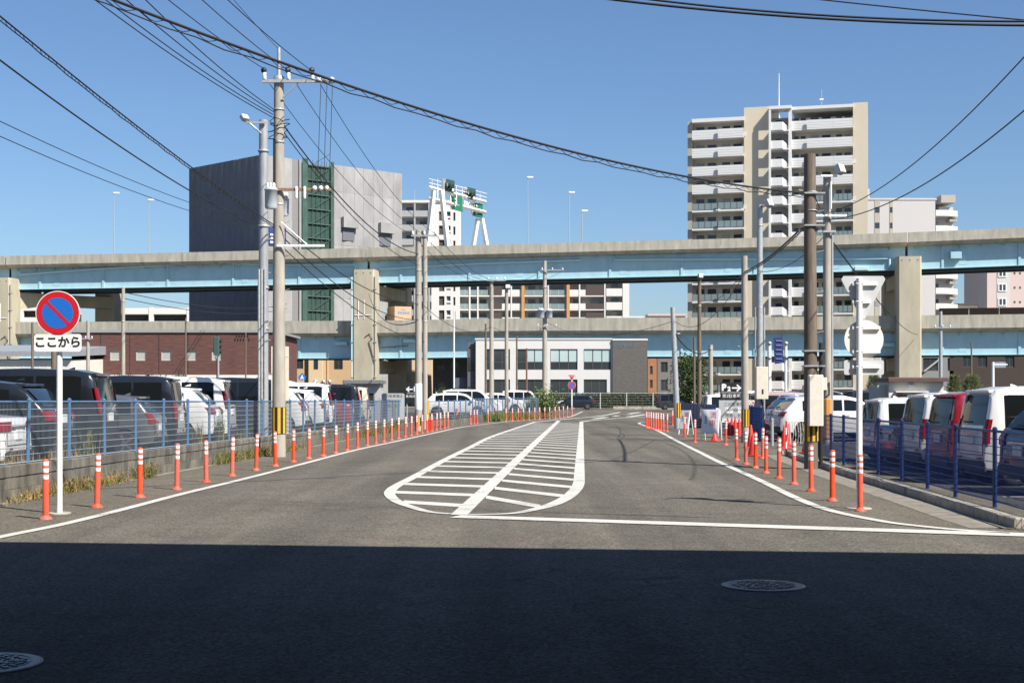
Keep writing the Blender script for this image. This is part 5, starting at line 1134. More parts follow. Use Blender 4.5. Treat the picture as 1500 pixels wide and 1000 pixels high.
# ================================================================ vehicles
def carpaint(name, col, rough=.25, metal=0.0):
    m = mat('paint_'+name, col, rough, metal); b = m.node_tree.nodes['Principled BSDF']
    b.inputs['Coat Weight'].default_value = .8; b.inputs['Coat Roughness'].default_value = .04; return m
PWH = carpaint('white',(.72,.71,.69)); PBK = carpaint('black',(.010,.011,.014)); PNV = carpaint('navy',(.012,.016,.03)); PSV = carpaint('silver',(.36,.37,.38),.3,.6); PDG = carpaint('dark_grey',(.05,.055,.06),.3,.4)
PRD = carpaint('red',(.26,.010,.016)); PBL = carpaint('blue',(.02,.20,.55)); PMV = carpaint('mauve',(.32,.22,.23)); PCR = carpaint('cream',(.62,.54,.40)); PMS = carpaint('gun_metal',(.14,.145,.15),.3,.5); PMB = carpaint('midnight',(.016,.02,.05))
CGL = mat('car_glass',(.008,.010,.011),.05,spec=.35); TLR = mat('tail_light_red',(.20,.004,.008),.12,spec=.5); HLW = mat('head_light',(.55,.57,.58),.08,spec=.8); TYRE = mat('tyre',(.018,.018,.018),.85); RIM = mat('wheel_rim',(.20,.205,.21),.35,.6); PLATE = mat('number_plate',(.72,.72,.70),.5); TRIM = mat('car_trim',(.02,.02,.021),.6); CHR = mat('chrome',(.65,.66,.67),.12,.95); PLG = mat('plate_green',(.03,.16,.08),.6)
CARS = {
 'minivan': dict(L=4.7,W=1.82,sill=.26,belt=1.02,wr=.33,ax=(.92,3.78),top=[(0,.60),(.015,1.0),(.06,1.22),(.17,1.72),(.26,1.83),(.6,1.90),(1.6,1.93),(2.7,1.90),(3.15,1.78),(3.85,1.16),(4.05,1.06),(4.5,.92),(4.66,.74),(4.7,.5)],side=[(.42,1.32),(1.38,2.35),(2.41,3.35)],rear=(1.12,1.72),tl=(1.0,1.52,.05)),
 'kei': dict(L=3.4,W=1.48,sill=.24,belt=.98,wr=.28,ax=(.52,2.98),top=[(0,.58),(.012,.95),(.05,1.15),(.13,1.60),(.22,1.71),(.5,1.76),(1.2,1.78),(2.1,1.75),(2.4,1.66),(2.85,1.12),(2.98,1.02),(3.3,.88),(3.38,.7),(3.4,.5)],side=[(.34,.98),(1.04,1.72),(1.78,2.5)],rear=(1.06,1.60),tl=(.74,1.18,.06)),
 'suv': dict(L=4.55,W=1.84,sill=.34,belt=1.06,wr=.36,ax=(.88,3.58),top=[(0,.70),(.02,.98),(.10,1.06),(.48,1.44),(.62,1.53),(.80,1.585),(1.5,1.66),(2.3,1.65),(2.8,1.55),(3.5,1.12),(3.65,1.06),(4.25,.96),(4.48,.80),(4.55,.55)],side=[(.78,1.28),(1.34,2.2),(2.27,3.1)],rear=(1.14,1.47),tl=(.90,1.07,.42)),
 'sedan': dict(L=4.6,W=1.78,sill=.24,belt=.90,wr=.32,ax=(.95,3.65),top=[(0,.62),(.02,.95),(.08,1.02),(.55,1.06),(.68,1.09),(1.25,1.36),(1.7,1.44),(2.4,1.43),(2.75,1.34),(3.4,.98),(3.6,.93),(4.3,.80),(4.54,.66),(4.6,.45)],side=[(.95,1.45),(1.5,2.3),(2.36,3.15)],rear=(1.10,1.34),tl=(.78,.95,.40)),
 'hatch': dict(L=4.0,W=1.72,sill=.27,belt=.98,wr=.32,ax=(.70,3.22),top=[(0,.60),(.02,.94),(.08,1.02),(.34,1.34),(.46,1.43),(.65,1.48),(1.2,1.53),(1.9,1.50),(2.35,1.40),(3.0,1.04),(3.15,.98),(3.75,.86),(3.94,.7),(4.0,.48)],side=[(.55,1.0),(1.06,1.85),(1.91,2.7)],rear=(1.08,1.37),tl=(.80,1.08,.22)),
 'keivan': dict(L=3.4,W=1.48,sill=.28,belt=1.05,wr=.27,ax=(.62,2.75),top=[(0,.58),(.012,.95),(.04,1.15),(.09,1.70),(.16,1.82),(.5,1.88),(1.5,1.89),(2.35,1.84),(2.55,1.76),(3.1,1.16),(3.2,1.05),(3.33,.88),(3.38,.7),(3.4,.5)],side=[(.25,1.05),(1.12,1.85),(1.91,2.65)],rear=(1.10,1.70),tl=(.75,1.10,.06)),
}
CMESH = {}
def lin(tab, x):
    if x <= tab[0][0]: return tab[0][1]
    for a, c in zip(tab, tab[1:]):
        if x <= c[0]: return a[1] + (c[1]-a[1])*(x-a[0])/(c[0]-a[0])
    return tab[-1][1]
def car_meshes(kind):
    if kind in CMESH: return CMESH[kind]
    c = CARS[kind]; L, Wd, top, belt, sill, wr = c['L'], c['W'], c['top'], c['belt'], c['sill'], c['wr']; hw = Wd/2
    zmax = max(z for _, z in top)
    def plan(x):
        e = min(x, L-x); r = .34; k = max(0, 1-e/r); f = 1-.13*k**2.2
        if x > L*.75: f -= .05*((x-L*.75)/(L*.25))**2
        return hw*f
    def hwz(x, z):
        w = plan(x)
        if z < belt:
            k = (belt-z)/(belt-sill); return w*(1 - .035*(2*k-.75)**2 + .01*math.sin(k*9))
        k = (z-belt)/(zmax-belt); return w*(.985 - .13*k**1.25)
    arch = wr+.055
    def zlow(x):
        z = sill + .06*max(0, 1-min(x, L-x)/.4)
        for a in c['ax']:
            d = abs(x-a)
            if d < arch: z = max(z, wr*.98 + math.sqrt(arch*arch-d*d))
        return z
    xs = sorted(set([round(L*i/64,4) for i in range(65)] + [x for x,_ in top] + [.03,.06,.1,.14,.2,L-.03,L-.08,L-.15] + [a+s*arch*math.cos(k*.39) for a in c['ax'] for s in (-1,1) for k in range(4)]))
    rings = []
    for x in xs:
        zt, z0 = lin(top,x), zlow(x); zt = max(zt, z0+.03); half = []
        crown = .035 if zt > belt+.2 else .02; rr = min(.085, (zt-z0)*.3)
        zs = [z0, z0+(min(belt,zt-rr)-z0)*.25, z0+(min(belt,zt-rr)-z0)*.6, min(belt-.04,zt-rr*1.02), min(belt,zt-rr)]
        up = zt-rr; zs += [min(belt,zt-rr)+(up-min(belt,zt-rr))*k for k in (.5,1)]
        half = [(hwz(x,z), z) for z in zs]; we = hwz(x,up)
        half += [(we-.30*rr, zt-.42*rr), (we-rr*.95, zt-.08*rr-crown*.25), (we*.55, zt-crown*.08), (0, zt)]
        rings.append([(x,-y,z) for y,z in half] + [(x,y,z) for y,z in reversed(half[:-1])])
    b = MB(); n0 = 0; b.rings(rings, 0, None, True, False)
    # dark underside
    n = len(rings[0])
    b2 = MB(); b2.box(.15,L-.15,-hw*.9,hw*.9,sill-.05,sill+.12)
    for a in c['ax']: b2.rings([[(a+(arch+.02)*math.cos(t_),y,wr+(arch+.02)*math.sin(t_)) for t_ in [k*math.pi/8 for k in range(9)]] for y in (-hw*.93,hw*.93)],0,None,True,True)
    M = {'body': b.mesh('body', PWH, True), 'underbody': b2.mesh('underbody', TRIM)}
    off = .006
    def topx(z, rear=True):
        T = top if rear else [(L-x,zz) for x,zz in reversed(top)]
        for a, d in zip(T, T[1:]):
            if (a[1]-z)*(d[1]-z) <= 0 and d[1] > a[1]:
                x = a[0]+(d[0]-a[0])*(z-a[1])/(d[1]-a[1]); return x if rear else L-x
        return .3 if rear else L-.3
    wins = []
    for x0, x1 in c['side']:
        for s in (-1,1):
            g = []
            for i in range(6):
                f = i/5; z = belt+.045 + (zmax-.17-belt-.045)*f; row = []
                for j in range(9):
                    x = x0+(x1-x0)*j/8
                    xr, xf = topx(z,True)+.20, topx(z,False)-.24; x = min(max(x,xr),xf); zz = min(z, lin(top,x)-.13)
                    row.append((x, s*(hwz(x,zz)+off), zz))
                g.append(row if s < 0 else row[::-1])
            wins.append(MB().grid(g).mesh('side_window', CGL, True))
    M['side_windows'] = wins
    def endglass(z0, z1, rear, name, inset=.13):
        g = []
        for i in range(7):
            z = z0+(z1-z0)*i/6; x = topx(z,rear); w = hwz(x,min(z+.1,zmax))-inset*(.55 if z < z0+.05 else .8); row = []
            for j in range(9):
                y = -w+2*w*j/8; cur = .02*(y/w)**2
                row.append((x+(-off-.012+cur*.6 if rear else off+.012-cur*.6), y, z+.012))
            g.append(row if not rear else row[::-1])
        return MB().grid(g).mesh(name, CGL, True)
    M['rear_window'] = endglass(*c['rear'], True, 'rear_window')
    zw0 = lin([(x,z) for x,z in top if x > L*.4][::1], L) ; pts = [p for p in top if p[0] > L*.55]; seg = max(zip(pts,pts[1:]), key=lambda q: q[0][1]-q[1][1])
    M['windshield'] = endglass(seg[1][1]+.03, seg[0][1]-.03, False, 'windshield')
    z0, z1, wy = c['tl']; tls = []
    for s in (-1,1):
        g = []
        for i in range(5):
            z = z0+(z1-z0)*i/4; xr = max(topx(z,True), .0); row = []
            wx = min(.12, .04+wy*.3)
            pts_ = [(xr+wx, hwz(xr+wx,z)+.012), (xr+.07, hwz(xr+.07,z)+.014), (xr-.004, hwz(xr+.03,z)+.004)]
            pts_ += [(xr-.02, hwz(xr+.02,z)-.05), (xr-.022, max(.2, hwz(xr+.02,z)-.06-wy*.75))]
            for x,y in pts_: row.append((x, s*y, z))
            g.append(row if s > 0 else row[::-1])
        tls.append(MB().grid(g).mesh('tail_light', TLR, True))
    M['tail_lights'] = tls; hls = []
    zf = lin(top, L-.35)
    for s in (-1,1):
        g = []
        for i in range(3):
            z = zf-.24+.15*i; xf = topx(z,False); row = [(xf-.42, s*(hwz(xf-.42,z)+.012), z), (xf-.15, s*(hwz(xf-.15,z)+.014), z), (xf+.012, s*(hwz(xf,z)-.06), z), (xf+.016, s*(hwz(xf,z)-.32), z)]
            g.append(row if s < 0 else row[::-1])
        hls.append(MB().grid(g).mesh('head_light', HLW, True))
    M['head_lights'] = hls
    xf = topx(.6,False); M['grille'] = MB().bbox(xf-.04,xf+.02,-.45,.45,.42,.62,.01).mesh('grille', TRIM)
    zp = .92 if kind in ('minivan','suv') else .80 if kind in ('kei','keivan') else .72
    xr = topx(zp,True) if zp > top[0][1] else 0; M['plate'] = MB().box(xr-.03,xr+.01,-.165,.165,zp-.0825,zp+.0825).mesh('number_plate', PLATE)
    M['platepos'] = (xr-.032, 0, zp)
    M['bumper'] = MB().bbox(-.035,.12,-hw*.86,hw*.86,sill+.02,sill+.20,.03).mesh('bumper', TRIM)
    tw = .2
    prof = [(wr-.09,-tw/2),(wr-.03,-tw/2),(wr,-tw/2+.03),(wr,tw/2-.03),(wr-.03,tw/2),(wr-.09,tw/2)]
    RX = Matrix.Rotation(R(90),4,'X'); M['tyre'] = MB().lathe(prof,22,(0,0,0),0,RX).mesh('tyre', TYRE, True)
    b = MB(); b.lathe([(.058,-tw/2-.006),(.058,tw/2+.006)],12,(0,0,0),0,RX); b.lathe([(.04,-tw/2+.02),(wr-.10,-tw/2+.022),(wr-.085,-tw/2-.002),(wr-.085,tw/2+.002),(wr-.10,tw/2-.022),(.04,tw/2-.02)],22,(0,0,0),1,RX)
    for k in range(5):
        a = k*2*math.pi/5; MM = Matrix.Rotation(a,4,'Y')
        for s in (-1,1): b.box(.05,wr-.09,min(s*(tw/2-.012),s*(tw/2+.004)),max(s*(tw/2-.012),s*(tw/2+.004)),-.032,.032,0,MM)
    M['rim'] = b.mesh('rim', [RIM, TRIM]); M['wpos'] = [(a, s*(hw-tw/2-.02), wr) for a in c['ax'] for s in (-1,1)]
    xm = L*.70 if kind != 'keivan' else L*.8; M['mirror'] = [MB().bbox(xm-.05,xm+.09,s*(hw+.02) if s > 0 else -(hw+.19),s*(hw+.19) if s > 0 else -(hw+.02),belt+.02,belt+.17,.02).mesh('mirror', PWH) for s in (-1,1)]
    hd = []
    for x0,x1 in c['side'][1:]:
        for s in (-1,1): hd.append(MB().bbox(x0+.04,x0+.20,s*hwz(x0,belt-.12)-.012,s*hwz(x0,belt-.12)+.022*s+.012,belt-.13,belt-.10,.004).mesh('door_handle', PWH))
    M['handles'] = hd
    b = MB(); 
    for x0,x1 in c['side'][1:]:
        for s in (-1,1):
            for x in (x0-.03,x1+.03): b.grid([[(x-.006,s*(hwz(x,z)+.002),z) for z in (sill+.12,(sill+belt)/2,belt)][::s],[(x+.006,s*(hwz(x,z)+.002),z) for z in (sill+.12,(sill+belt)/2,belt)][::s]])
    M['gaps'] = b.mesh('door_gap', TRIM)
    xs_ = topx(min(zmax-.1,c['rear'][1]+.06),True); M['spoiler'] = MB().bbox(xs_-.07,xs_+.28,-hw*.70,hw*.70,c['rear'][1]+.05,c['rear'][1]+.10,.015).mesh('spoiler', PWH)
    xw = topx(c['rear'][0]+.06,True); M['wiper'] = MB().box(xw-.035,xw-.02,-.02,.36,c['rear'][0]+.05,c['rear'][0]+.075).mesh('wiper', TRIM)
    zt_ = c['rear'][0]-.05; b = MB(); zb_ = sill+.30
    for s in (-1,1):
        P = [(topx(max(z,top[0][1]+.005),True)-.006, s*(hw*.74), z) for z in (zb_, (zb_+zt_)/2, zt_)]; b.tube(P, .006, 4)
    b.tube([(topx(max(zb_,top[0][1]+.005),True)-.006, -hw*.74, zb_), (topx(max(zb_,top[0][1]+.005),True)-.006, hw*.74, zb_)], .006, 4)
    M['seam'] = b.mesh('tailgate_seam', TRIM)
    zc_ = zp+.13; M['strip'] = MB().box(topx(zc_,True)-.035,topx(zc_,True)-.005,-hw*.42,hw*.42,zc_-.018,zc_+.018).mesh('chrome_strip', CHR)
    M['fin'] = MB().rings([[(.75,-.03,zmax-.03),(.90,-.03,zmax-.03),(.90,.03,zmax-.03),(.75,.03,zmax-.03)],[(.74,-.008,zmax+.025),(.78,-.008,zmax+.02),(.78,.008,zmax+.02),(.74,.008,zmax+.025)]]).mesh('roof_antenna', PBK)
    M['refl'] = [MB().box(-.045,-.034,s*hw*.62-.09,s*hw*.62+.09,sill+.22,sill+.26).mesh('reflector', TLR) for s in (-1,1)]
    CMESH[kind] = M; return M
def recolour(o, m):
    o.material_slots[0].link = 'OBJECT'; o.material_slots[0].material = m
PTXT = {}
def car(name, label, kind, loc, heading, m, cat='car', num=None, sc_=1.0, spoiler=True, group=None, rot=0):
    """rear bumper centre at loc, nose pointing along heading (radians)"""
    M = car_meshes(kind); t = thing(name, label, cat, loc, heading, group); t.scale = (sc_, 1, sc_)
    o = put('body', M['body'], t); recolour(o, m)
    put('underbody', M['underbody'], t)
    for w in M['side_windows']: put('side_window', w, t)
    rw = put('rear_window', M['rear_window'], t); put('windshield', M['windshield'], t)
    if kind != 'sedan': put('wiper', M['wiper'], rw)
    for w in M['tail_lights']: put('tail_light', w, t)
    for w in M['head_lights']: put('head_light', w, t)
    put('grille', M['grille'], t); put('bumper', M['bumper'], t)
    pl_ = put('number_plate', M['plate'], t)
    for w in M['mirror']: recolour(put('mirror', w, t), m)
    for w in M['handles']: recolour(put('door_handle', w, t), m)
    put('door_gap', M['gaps'], t); put('tailgate_seam', M['seam'], t); put('chrome_strip', M['strip'], t); recolour(put('roof_antenna', M['fin'], t), m)
    for w in M['refl']: put('reflector', w, t)
    if spoiler and kind not in ('sedan','keivan'): recolour(put('spoiler', M['spoiler'], t), m)
    for p in M['wpos']:
        w = bpy.data.objects.new('wheel', None); COL.objects.link(w); w.parent = t; w.location = p; w.empty_display_size = .1
        put('tyre', M['tyre'], w); put('rim', M['rim'], w)
    return t
# left car park: rears towards the road
def rear_x(Y): return wall_p(Y) - 1.0
HL = math.pi + .06
lc = [('parked_car','white sedan cut off at the left edge behind the mesh fence','sedan',23.9,PWH,-.2,1.0),('parked_car','black sport utility car second behind the left mesh fence','suv',26.3,PBK,0,1.03),('parked_van','large black minivan behind the no parking sign pole','minivan',29.3,PBK,.3,1.02),
 ('parked_car','dark silver hatchback between two black vans in the left row','hatch',31.7,PMS,-.2,.93),('parked_van','small black boxy van right of the silver hatchback','kei',34.1,PBK,.2,1.06),('parked_car','white sport utility car right of the small black van','suv',36.6,PWH,-.2,1.0),
 ('parked_van','white minivan rising behind the white sport utility car','minivan',39.6,PWH,.5,1.0),('parked_car','dark sedan with red lamps left of the tan utility pole','sedan',42.2,PNV,0,1.08),('parked_van','black minivan just left of the tan utility pole','minivan',45.2,PBK,.2,1.02),
 ('parked_car','white hatchback hidden partly behind the tan utility pole','hatch',48.4,PWH,0,1.05),('parked_car','white sport utility car right of the tan utility pole','suv',51.4,PWH,-.2,1.0),('parked_van','white minivan second right of the tan utility pole','minivan',54.6,PWH,.4,.98),('parked_car','dark red sedan towards the far end of the left row','sedan',57.6,PRD,0,1.0),('parked_van','black minivan towards the far end of the left row','minivan',60.4,PBK,.2,.97),('parked_van','cream boxy van at the far end of the left row','kei',63,PCR,.3,1.0)]
for nm, lb, kd, Yc, m, dx, s in lc:
    car(nm, lb, kd, (rear_x(Yc)-.05+dx*-1*.6, Yc, LL), HL, m, 'van' if 'van' in nm else 'car', sc_=s, group='cars parked in the left car park')
rc = [('parked_car','dark blue hatchback cut off at the right edge behind the blue fence','hatch',22.9,PMB,1.0),('parked_van','large white boxy van behind the right blue fence','kei',25.5,PWH,1.03),('parked_car','red boxy car with tall red lamps behind the right fence','kei',27.7,PRD,.98),
 ('parked_van','white boxy van left of the red car','kei',29.8,PWH,.97),('parked_car','dark low sedan between two white vans in the right row','sedan',31.9,PMB,.93),('parked_van','small white van at the left end of the right row','kei',33.9,PWH,.90)]
for nm, lb, kd, Yc, m, s in rc: car(nm, lb, kd, (8.55 + (Yc-25)*.03, Yc, .006), R(4), m, 'van' if 'van' in nm else 'car', sc_=s, group='cars parked in the right car park')
car('parked_car','white crossover parked side on behind the cream wrapped pole','suv',(9.35,48.6,.006),R(3),PWH,sc_=.99,group='cars parked in the right car park')
car('parked_car','bright blue car behind the white crossover','suv',(9.75,52.2,.006),R(3),PBL,sc_=1.0,group='cars parked in the right car park')
car('parked_van','mauve boxy van left of the bright blue car','keivan',(9.6,55.0,.006),R(5),PMV,'van',sc_=.94,group='cars parked in the right car park')
car('parked_van','white boxy van above the blue sheet fence','kei',(9.75,70,.006),R(6),PWH,'van',sc_=.95,group='cars parked in the right car park')
for lb, kd, px, Y, m in (('white van roof far behind the cream cabinet','keivan',1078,84,PWH),('white van far behind the mauve van','keivan',1118,90,PWH),('dark minivan far behind the white crossover','minivan',1236,78,PBK),('dark estate car left of the cream hut','suv',1268,74,PDG),('dark grey minivan behind the bright blue car','minivan',1150,80,PDG),('white van roof left of the cream wrapped pole far behind','keivan',1165,86,PWH)):
    car('parked_van' if 'van' in lb else 'parked_car', lb, kd, (X(px,Y),Y,.006), R(rnd.uniform(-4,6)), m, 'van' if 'van' in lb else 'car', group='cars far back in the right car park')
# far left lot
for lb, kd, px, Y, m, a in (('white sport utility car right of the white sleeved pole','suv',622,92,PWH,0),('white large van with roof rails in the far left lot','minivan',646,104,PWH,0),('white car partly behind the orange based pole','suv',690,112,PWH,0),('white small van with side windows in front of the office','keivan',734,114.5,PWH,0)):
    car('parked_van' if 'van' in lb else 'parked_car', lb, kd, (X(px,Y),Y,.125), R(a), m, 'van' if 'van' in lb else 'car', group='cars in the far left lot')
# street: hatchback heading left, dark van heading right
car('car','dark navy hatchback on the far street heading left','hatch',(X(870,148),148,0),math.pi,PNV,sc_=1.06)
car('van','dark grey van standing on the far street at right','minivan',(X(962,147),147,0),0,PDG,'van',sc_=.9)
# ================================================================ vegetation
def blades(n, fn, h, w, rr, lean=.4):
    b = MB()
    for _ in range(n):
        p = Vector(fn(rr)); a = rr.uniform(0,6.28); hh = h*rr.uniform(.35,1.1); d = Vector((math.cos(a),math.sin(a),0)); l = d*hh*rr.uniform(.05,lean); s = Vector((-d.y,d.x,0))*w*rr.uniform(.6,1.3)
        q = p+l*.45+Vector((0,0,hh*.6)); b.quad([p-s,p+s,q+s*.7,q-s*.7]); b.quad([q-s*.7,q+s*.7,p+l+Vector((0,0,hh))])
    return b
rv = random.Random(21)
def tuft(label, c, rx, ry, n, h, m, w=.006, z=0.0, lean=.5, name='weed_clump', m2=None):
    t = thing(name, label, 'weeds', (c[0],c[1],z)); f = lambda r: (r.gauss(0,rx*.5), r.gauss(0,ry*.5), 0)
    stuff(blades(n, f, h, w, rv, lean).build('blades', m, t))
    if m2: stuff(blades(int(n*.5), f, h*.8, w*1.6, rv, lean).build('leaves', m2, t))
    if lean > 1: stuff(leaf_cloud(int(n*1.2), lambda r: (r.gauss(0,rx*.7), r.gauss(0,ry*.5), abs(r.gauss(0,h*.33))), .022, rv).build('litter', m if rv.random() < .6 else GRASS, t))
for lb, Y, n, h, m, m2, ry in (('dry brown weeds at the wall foot right of the sign pole',23.4,420,.34,DRY,None,1.5),('dry brown weeds at the wall foot behind the second bollard',25.4,260,.30,DRY,None,1.2),('dry weed clump leaning on the wall behind the third bollard',27.4,200,.42,DRY,None,.5),('thin dry weeds along the wall foot behind the first bollard',21.8,140,.2,DRY,None,1.0),
  ('green weeds at the wall foot before the tan pole',33.6,320,.42,GRASS,DRY,1.4),('green and yellow weeds at the foot of the tan pole',36.2,300,.36,GRASS,DRY,1.2),('yellow weeds right of the tan pole',38.4,320,.42,DRY,GRASS,1.2),('small green weeds along the mid wall',41,120,.25,GRASS,DRY,2.0),('tall yellow green weeds near the far wall end',55,380,.55,GRASS,DRY,3.5),('tall weeds at the notice board end of the wall',61,420,.62,GRASS,DRY,3.0)):
    tuft(lb, (wall_p(Y)+.14, Y), .13, ry, int(n*1.3), h*.8, m, .0045, .005, 1.5, m2=m2 or GRASS if 'brown' not in lb else None)
for lb, Y, h in (('leafy weed stem on the wall top behind the sign pole',25.2,.62),('leafy weed stem growing through the fence left of the white car',32.2,.6),('tall yellow weed spike at the fence before the dark sedan',34.0,.75),('dry weeds on the wall top at the left',22.2,.3),('dry weeds on the wall top behind the first bollards',24,.28),('weeds on the wall top near the tan pole',36.5,.4)):
    tuft(lb, (wall_p(Y)-.2, Y), .1, .28 if h > .5 else .9, 90, h, DRY if 'dry' in lb else GRASS, .006, wtop(Y)-.04, .25, m2=DRY)
for lb, px, py, h, n, rx in (('tall green weeds at the far bend right of the mesh fence',798,607,1.9,160,.7),('bright green weeds in front of the pole with transformer',786,608.5,1.7,200,.5),('low yellow weeds along the bend fence',730,615,.6,420,2.4),('weeds before the low wall right of the hose post',704,617.5,.7,360,1.6),('low weeds beside the far bollards',765,613.5,.5,300,2.2)):
    p = G(px,py); tuft(lb, (p.x-.3,p.y+1.2), rx, rx, n, h, GRASS, .02, .005, .45, m2=DRY if 'yellow' in lb else LEAF)
p = G(797,607.5); t = thing('shrub','bright green leafy shrub at the far bend before the office','shrub',(p.x,p.y+1,0)); b = MB()
for k in range(9): b.tube([(0,0,0),(rv.uniform(-.7,.7),rv.uniform(-.5,.5),rv.uniform(1.2,2.1))],[.03,.01],4)
b.build('stems', GRASS, t); stuff(leaf_cloud(900, lambda r: (r.gauss(0,.55),r.gauss(0,.45),abs(r.gauss(.9,.6))), .11, rv).build('leaves', GRASS, t))
for lb, px, py in (('small weeds along the right gutter near the barrier',1150,665),('tiny weeds at the kerb by the thick brown pole',1206,683)):
    p = G(px,py); tuft(lb,(p.x,p.y),.12,.5,60,.12,GRASS,.005,.01)
def tree(name, label, base, H, rx, ry, z0, n, leaf, m, seed, trunk_r=.14, dense=1.0, lobes=26):
    t = thing(name, label, 'tree', base); r = random.Random(seed); tr = MB(); tr.tube([(0,0,0),(.05,0,H*.3),(-.04,.05,H*.62),(0,0,H*.85)],[trunk_r,trunk_r*.8,trunk_r*.5,trunk_r*.15],8)
    cl = []
    for k in range(lobes):
        a = r.uniform(0,6.28); zz = r.uniform(0,1); rad_ = math.sqrt(max(.05,1-(2*zz-1)**2*.85))*r.uniform(.35,.95)
        cl.append(Vector((rx*rad_*math.cos(a), ry*rad_*math.sin(a), z0+(H-z0)*zz)))
    for q in cl[::2]: tr.tube([(0,0,max(z0*.6,q.z*.55)), q*.5+Vector((0,0,q.z*.2)), q],[trunk_r*.35,trunk_r*.2,.02],5)
    tr.build('trunk', BARK, t, True)
    def fn(rr_): q = rr_.choice(cl); s = rx*.30; return (q.x+rr_.gauss(0,s), q.y+rr_.gauss(0,s), q.z+rr_.gauss(0,s*.8))
    stuff(leaf_cloud(n, fn, leaf, r).build('crown', m, t)); return t
tree('round_tree','round green tree left of the thin poles before the viaduct',(X(1009,130),130,0),Z(523,130),1.55,1.5,1.2,5200,.12,LEAF,4)
def conifer(label, base, H, seed, r0=1.0):
    t = thing('pine_tree', label, 'tree', base); r = random.Random(seed); MB().cyl((0,0,0),(0,0,H*.95),.07,.015,n=6).build('trunk', BARK, t); b = MB(); k = 0
    for i in range(16):
        z = H*(.18+.8*i/16); L = r0*(1.05-.85*i/16)
        for j in range(7):
            a = j*.9+i*.55+r.uniform(-.2,.2); d = Vector((math.cos(a),math.sin(a),.35)); 
            for q in range(26):
                f = r.uniform(.2,1); p = Vector((0,0,z))+d*L*f+Vector((r.gauss(0,.05),r.gauss(0,.05),r.gauss(0,.05))); e = (d+Vector((r.uniform(-.8,.8),r.uniform(-.8,.8),r.uniform(.1,.9)))).normalized(); s = e.orthogonal().normalized()
                b.quad([p-s*.018,p+s*.018,p+e*.2])
    stuff(b.build('crown', CONIF, t))
conifer('small pine tree left of the cream hut', (X(1280,84),84,0), Z(548,84), 1, .8); conifer('small pine tree right of the cream hut', (X(1398,84),84,0), Z(548,84), 2, .75); conifer('wider small pine tree second right of the cream hut', (X(1424,80),80,0), Z(548,80), 3, .95)
def bush(label, px, Y, w, h, seed):
    t = thing('shrub', label, 'shrub', (X(px,Y),Y,0)); r = random.Random(seed); cl = [Vector((r.uniform(-w,w),r.uniform(-.6,.6),h*r.uniform(.3,.95))) for _ in range(14)]
    b = MB()
    for q in cl: b.tube([(q.x*.3,0,0),q],[.04,.012],5)
    b.build('stems', BARK, t); stuff(leaf_cloud(1500, lambda rr_: tuple(rr_.choice(cl)+Vector((rr_.gauss(0,.35),rr_.gauss(0,.3),rr_.gauss(0,.28)))), .1, r).build('leaves', LEAFD, t))
bush('left shrub in front of the brick hall plinth',186,134,1.6,Z(550,134),31); bush('right shrub in front of the brick hall plinth',240,134,2.0,Z(549,134),32); bush('low shrub at the left end of the office hedge',662,150,1.6,2.0,33)
# ================================================================ cables
def sagline(a, c, sag, n=24): return [a+(c-a)*(k/n)-Vector((0,0,4*sag*(k/n)*(1-k/n))) for k in range(n+1)]
def cable(label, a, c, sag, r, name='power_line', group='overhead cables', m=None):
    o = MB().tube(sagline(Vector(a),Vector(c),sag), r, 5).build(name, m or CABLE); return tag(o, label, 'cable', group)
def ext(a, c, k): return a+(c-a)*k
def spiral(name, label, a, c, sag, r1, r2, gap, pitch, amp):
    t = thing(name, label, 'cable', group='overhead cables'); P = sagline(a,c,sag,40); MB().tube(P, r1, 6).build('main_cable', CABLE, t); MB().tube([p-Vector((0,0,gap+gap*.5*math.sin(k*1.3)**2)) for k,p in enumerate(P)], r2, 5).build('lower_cable', CABLE, t)
    L = (c-a).length; n = int(L/pitch); b = MB()
    for k in range(n*6):
        f0, f1 = k/(n*6), (k+1)/(n*6); q = lambda f,i: a+(c-a)*f-Vector((0,0,4*sag*f*(1-f)+gap*.55))+Vector((0,math.cos(i*math.pi/3)*amp*.5,math.sin(i*math.pi/3)*amp)); b.tube([q(f0,k),q(f1,k+1)],.006,3,0,False)
    stuff(b.build('spiral_hanger', CABLE, t)); return t
spiral('cable_bundle','thick black cable bundle crossing the sky from top left to the thick brown pole',W(60,-42,17),W(1180,283,30.4),.48,.021,.010,.075,.42,.035)
spiral('cable_bundle','twisted cable bundle from the left edge down to the tan pole',ext(W(402,330,36.4),W(0,13,21),1.25),W(402,330,36.4),.18,.014,.010,.05,.3,.045)
cable('black cable below the twisted bundle from the left edge to the steel pole',ext(W(384,334,41),W(0,68,22),1.25),W(384,334,41),.35,.016)
cable('upper of two thin lines from the left edge towards the wrapped building',ext(W(395,330,120),W(0,163,60),1.2),W(395,330,120),.8,.022); cable('lower of two thin lines from the left edge towards the wrapped building',ext(W(395,338,120),W(0,185,60),1.2),W(395,338,120),.8,.022)
ordn = ['lowest','second lowest','third lowest','fourth lowest']
for k, (p0, p1) in enumerate((((183,0),(399,172)),((197,0),(400,168)),((223,0),(401,164)),((247,0),(402,161)))): cable(f'{ordn[k]} of the low service lines fanning from the tan pole to the top edge',ext(W(*p1,36.4),W(*p0,27),2.4),W(*p1,36.4),.45,.012)
for k, (p0, p1, l) in enumerate((((268,0),(388,102),'left'),((315,0),(423,104),'middle'),((352,0),(458,105),'right'))): cable(f'{l} high power line from the tan pole crossarm to the top edge',ext(W(*p1,36.35),W(*p0,28),2.6),W(*p1,36.35),.25,.011)
cable('thin earth line from the tan pole tip to the top edge',ext(W(406,70,36.5),W(348,0,29),2.5),W(406,70,36.5),.1,.007)
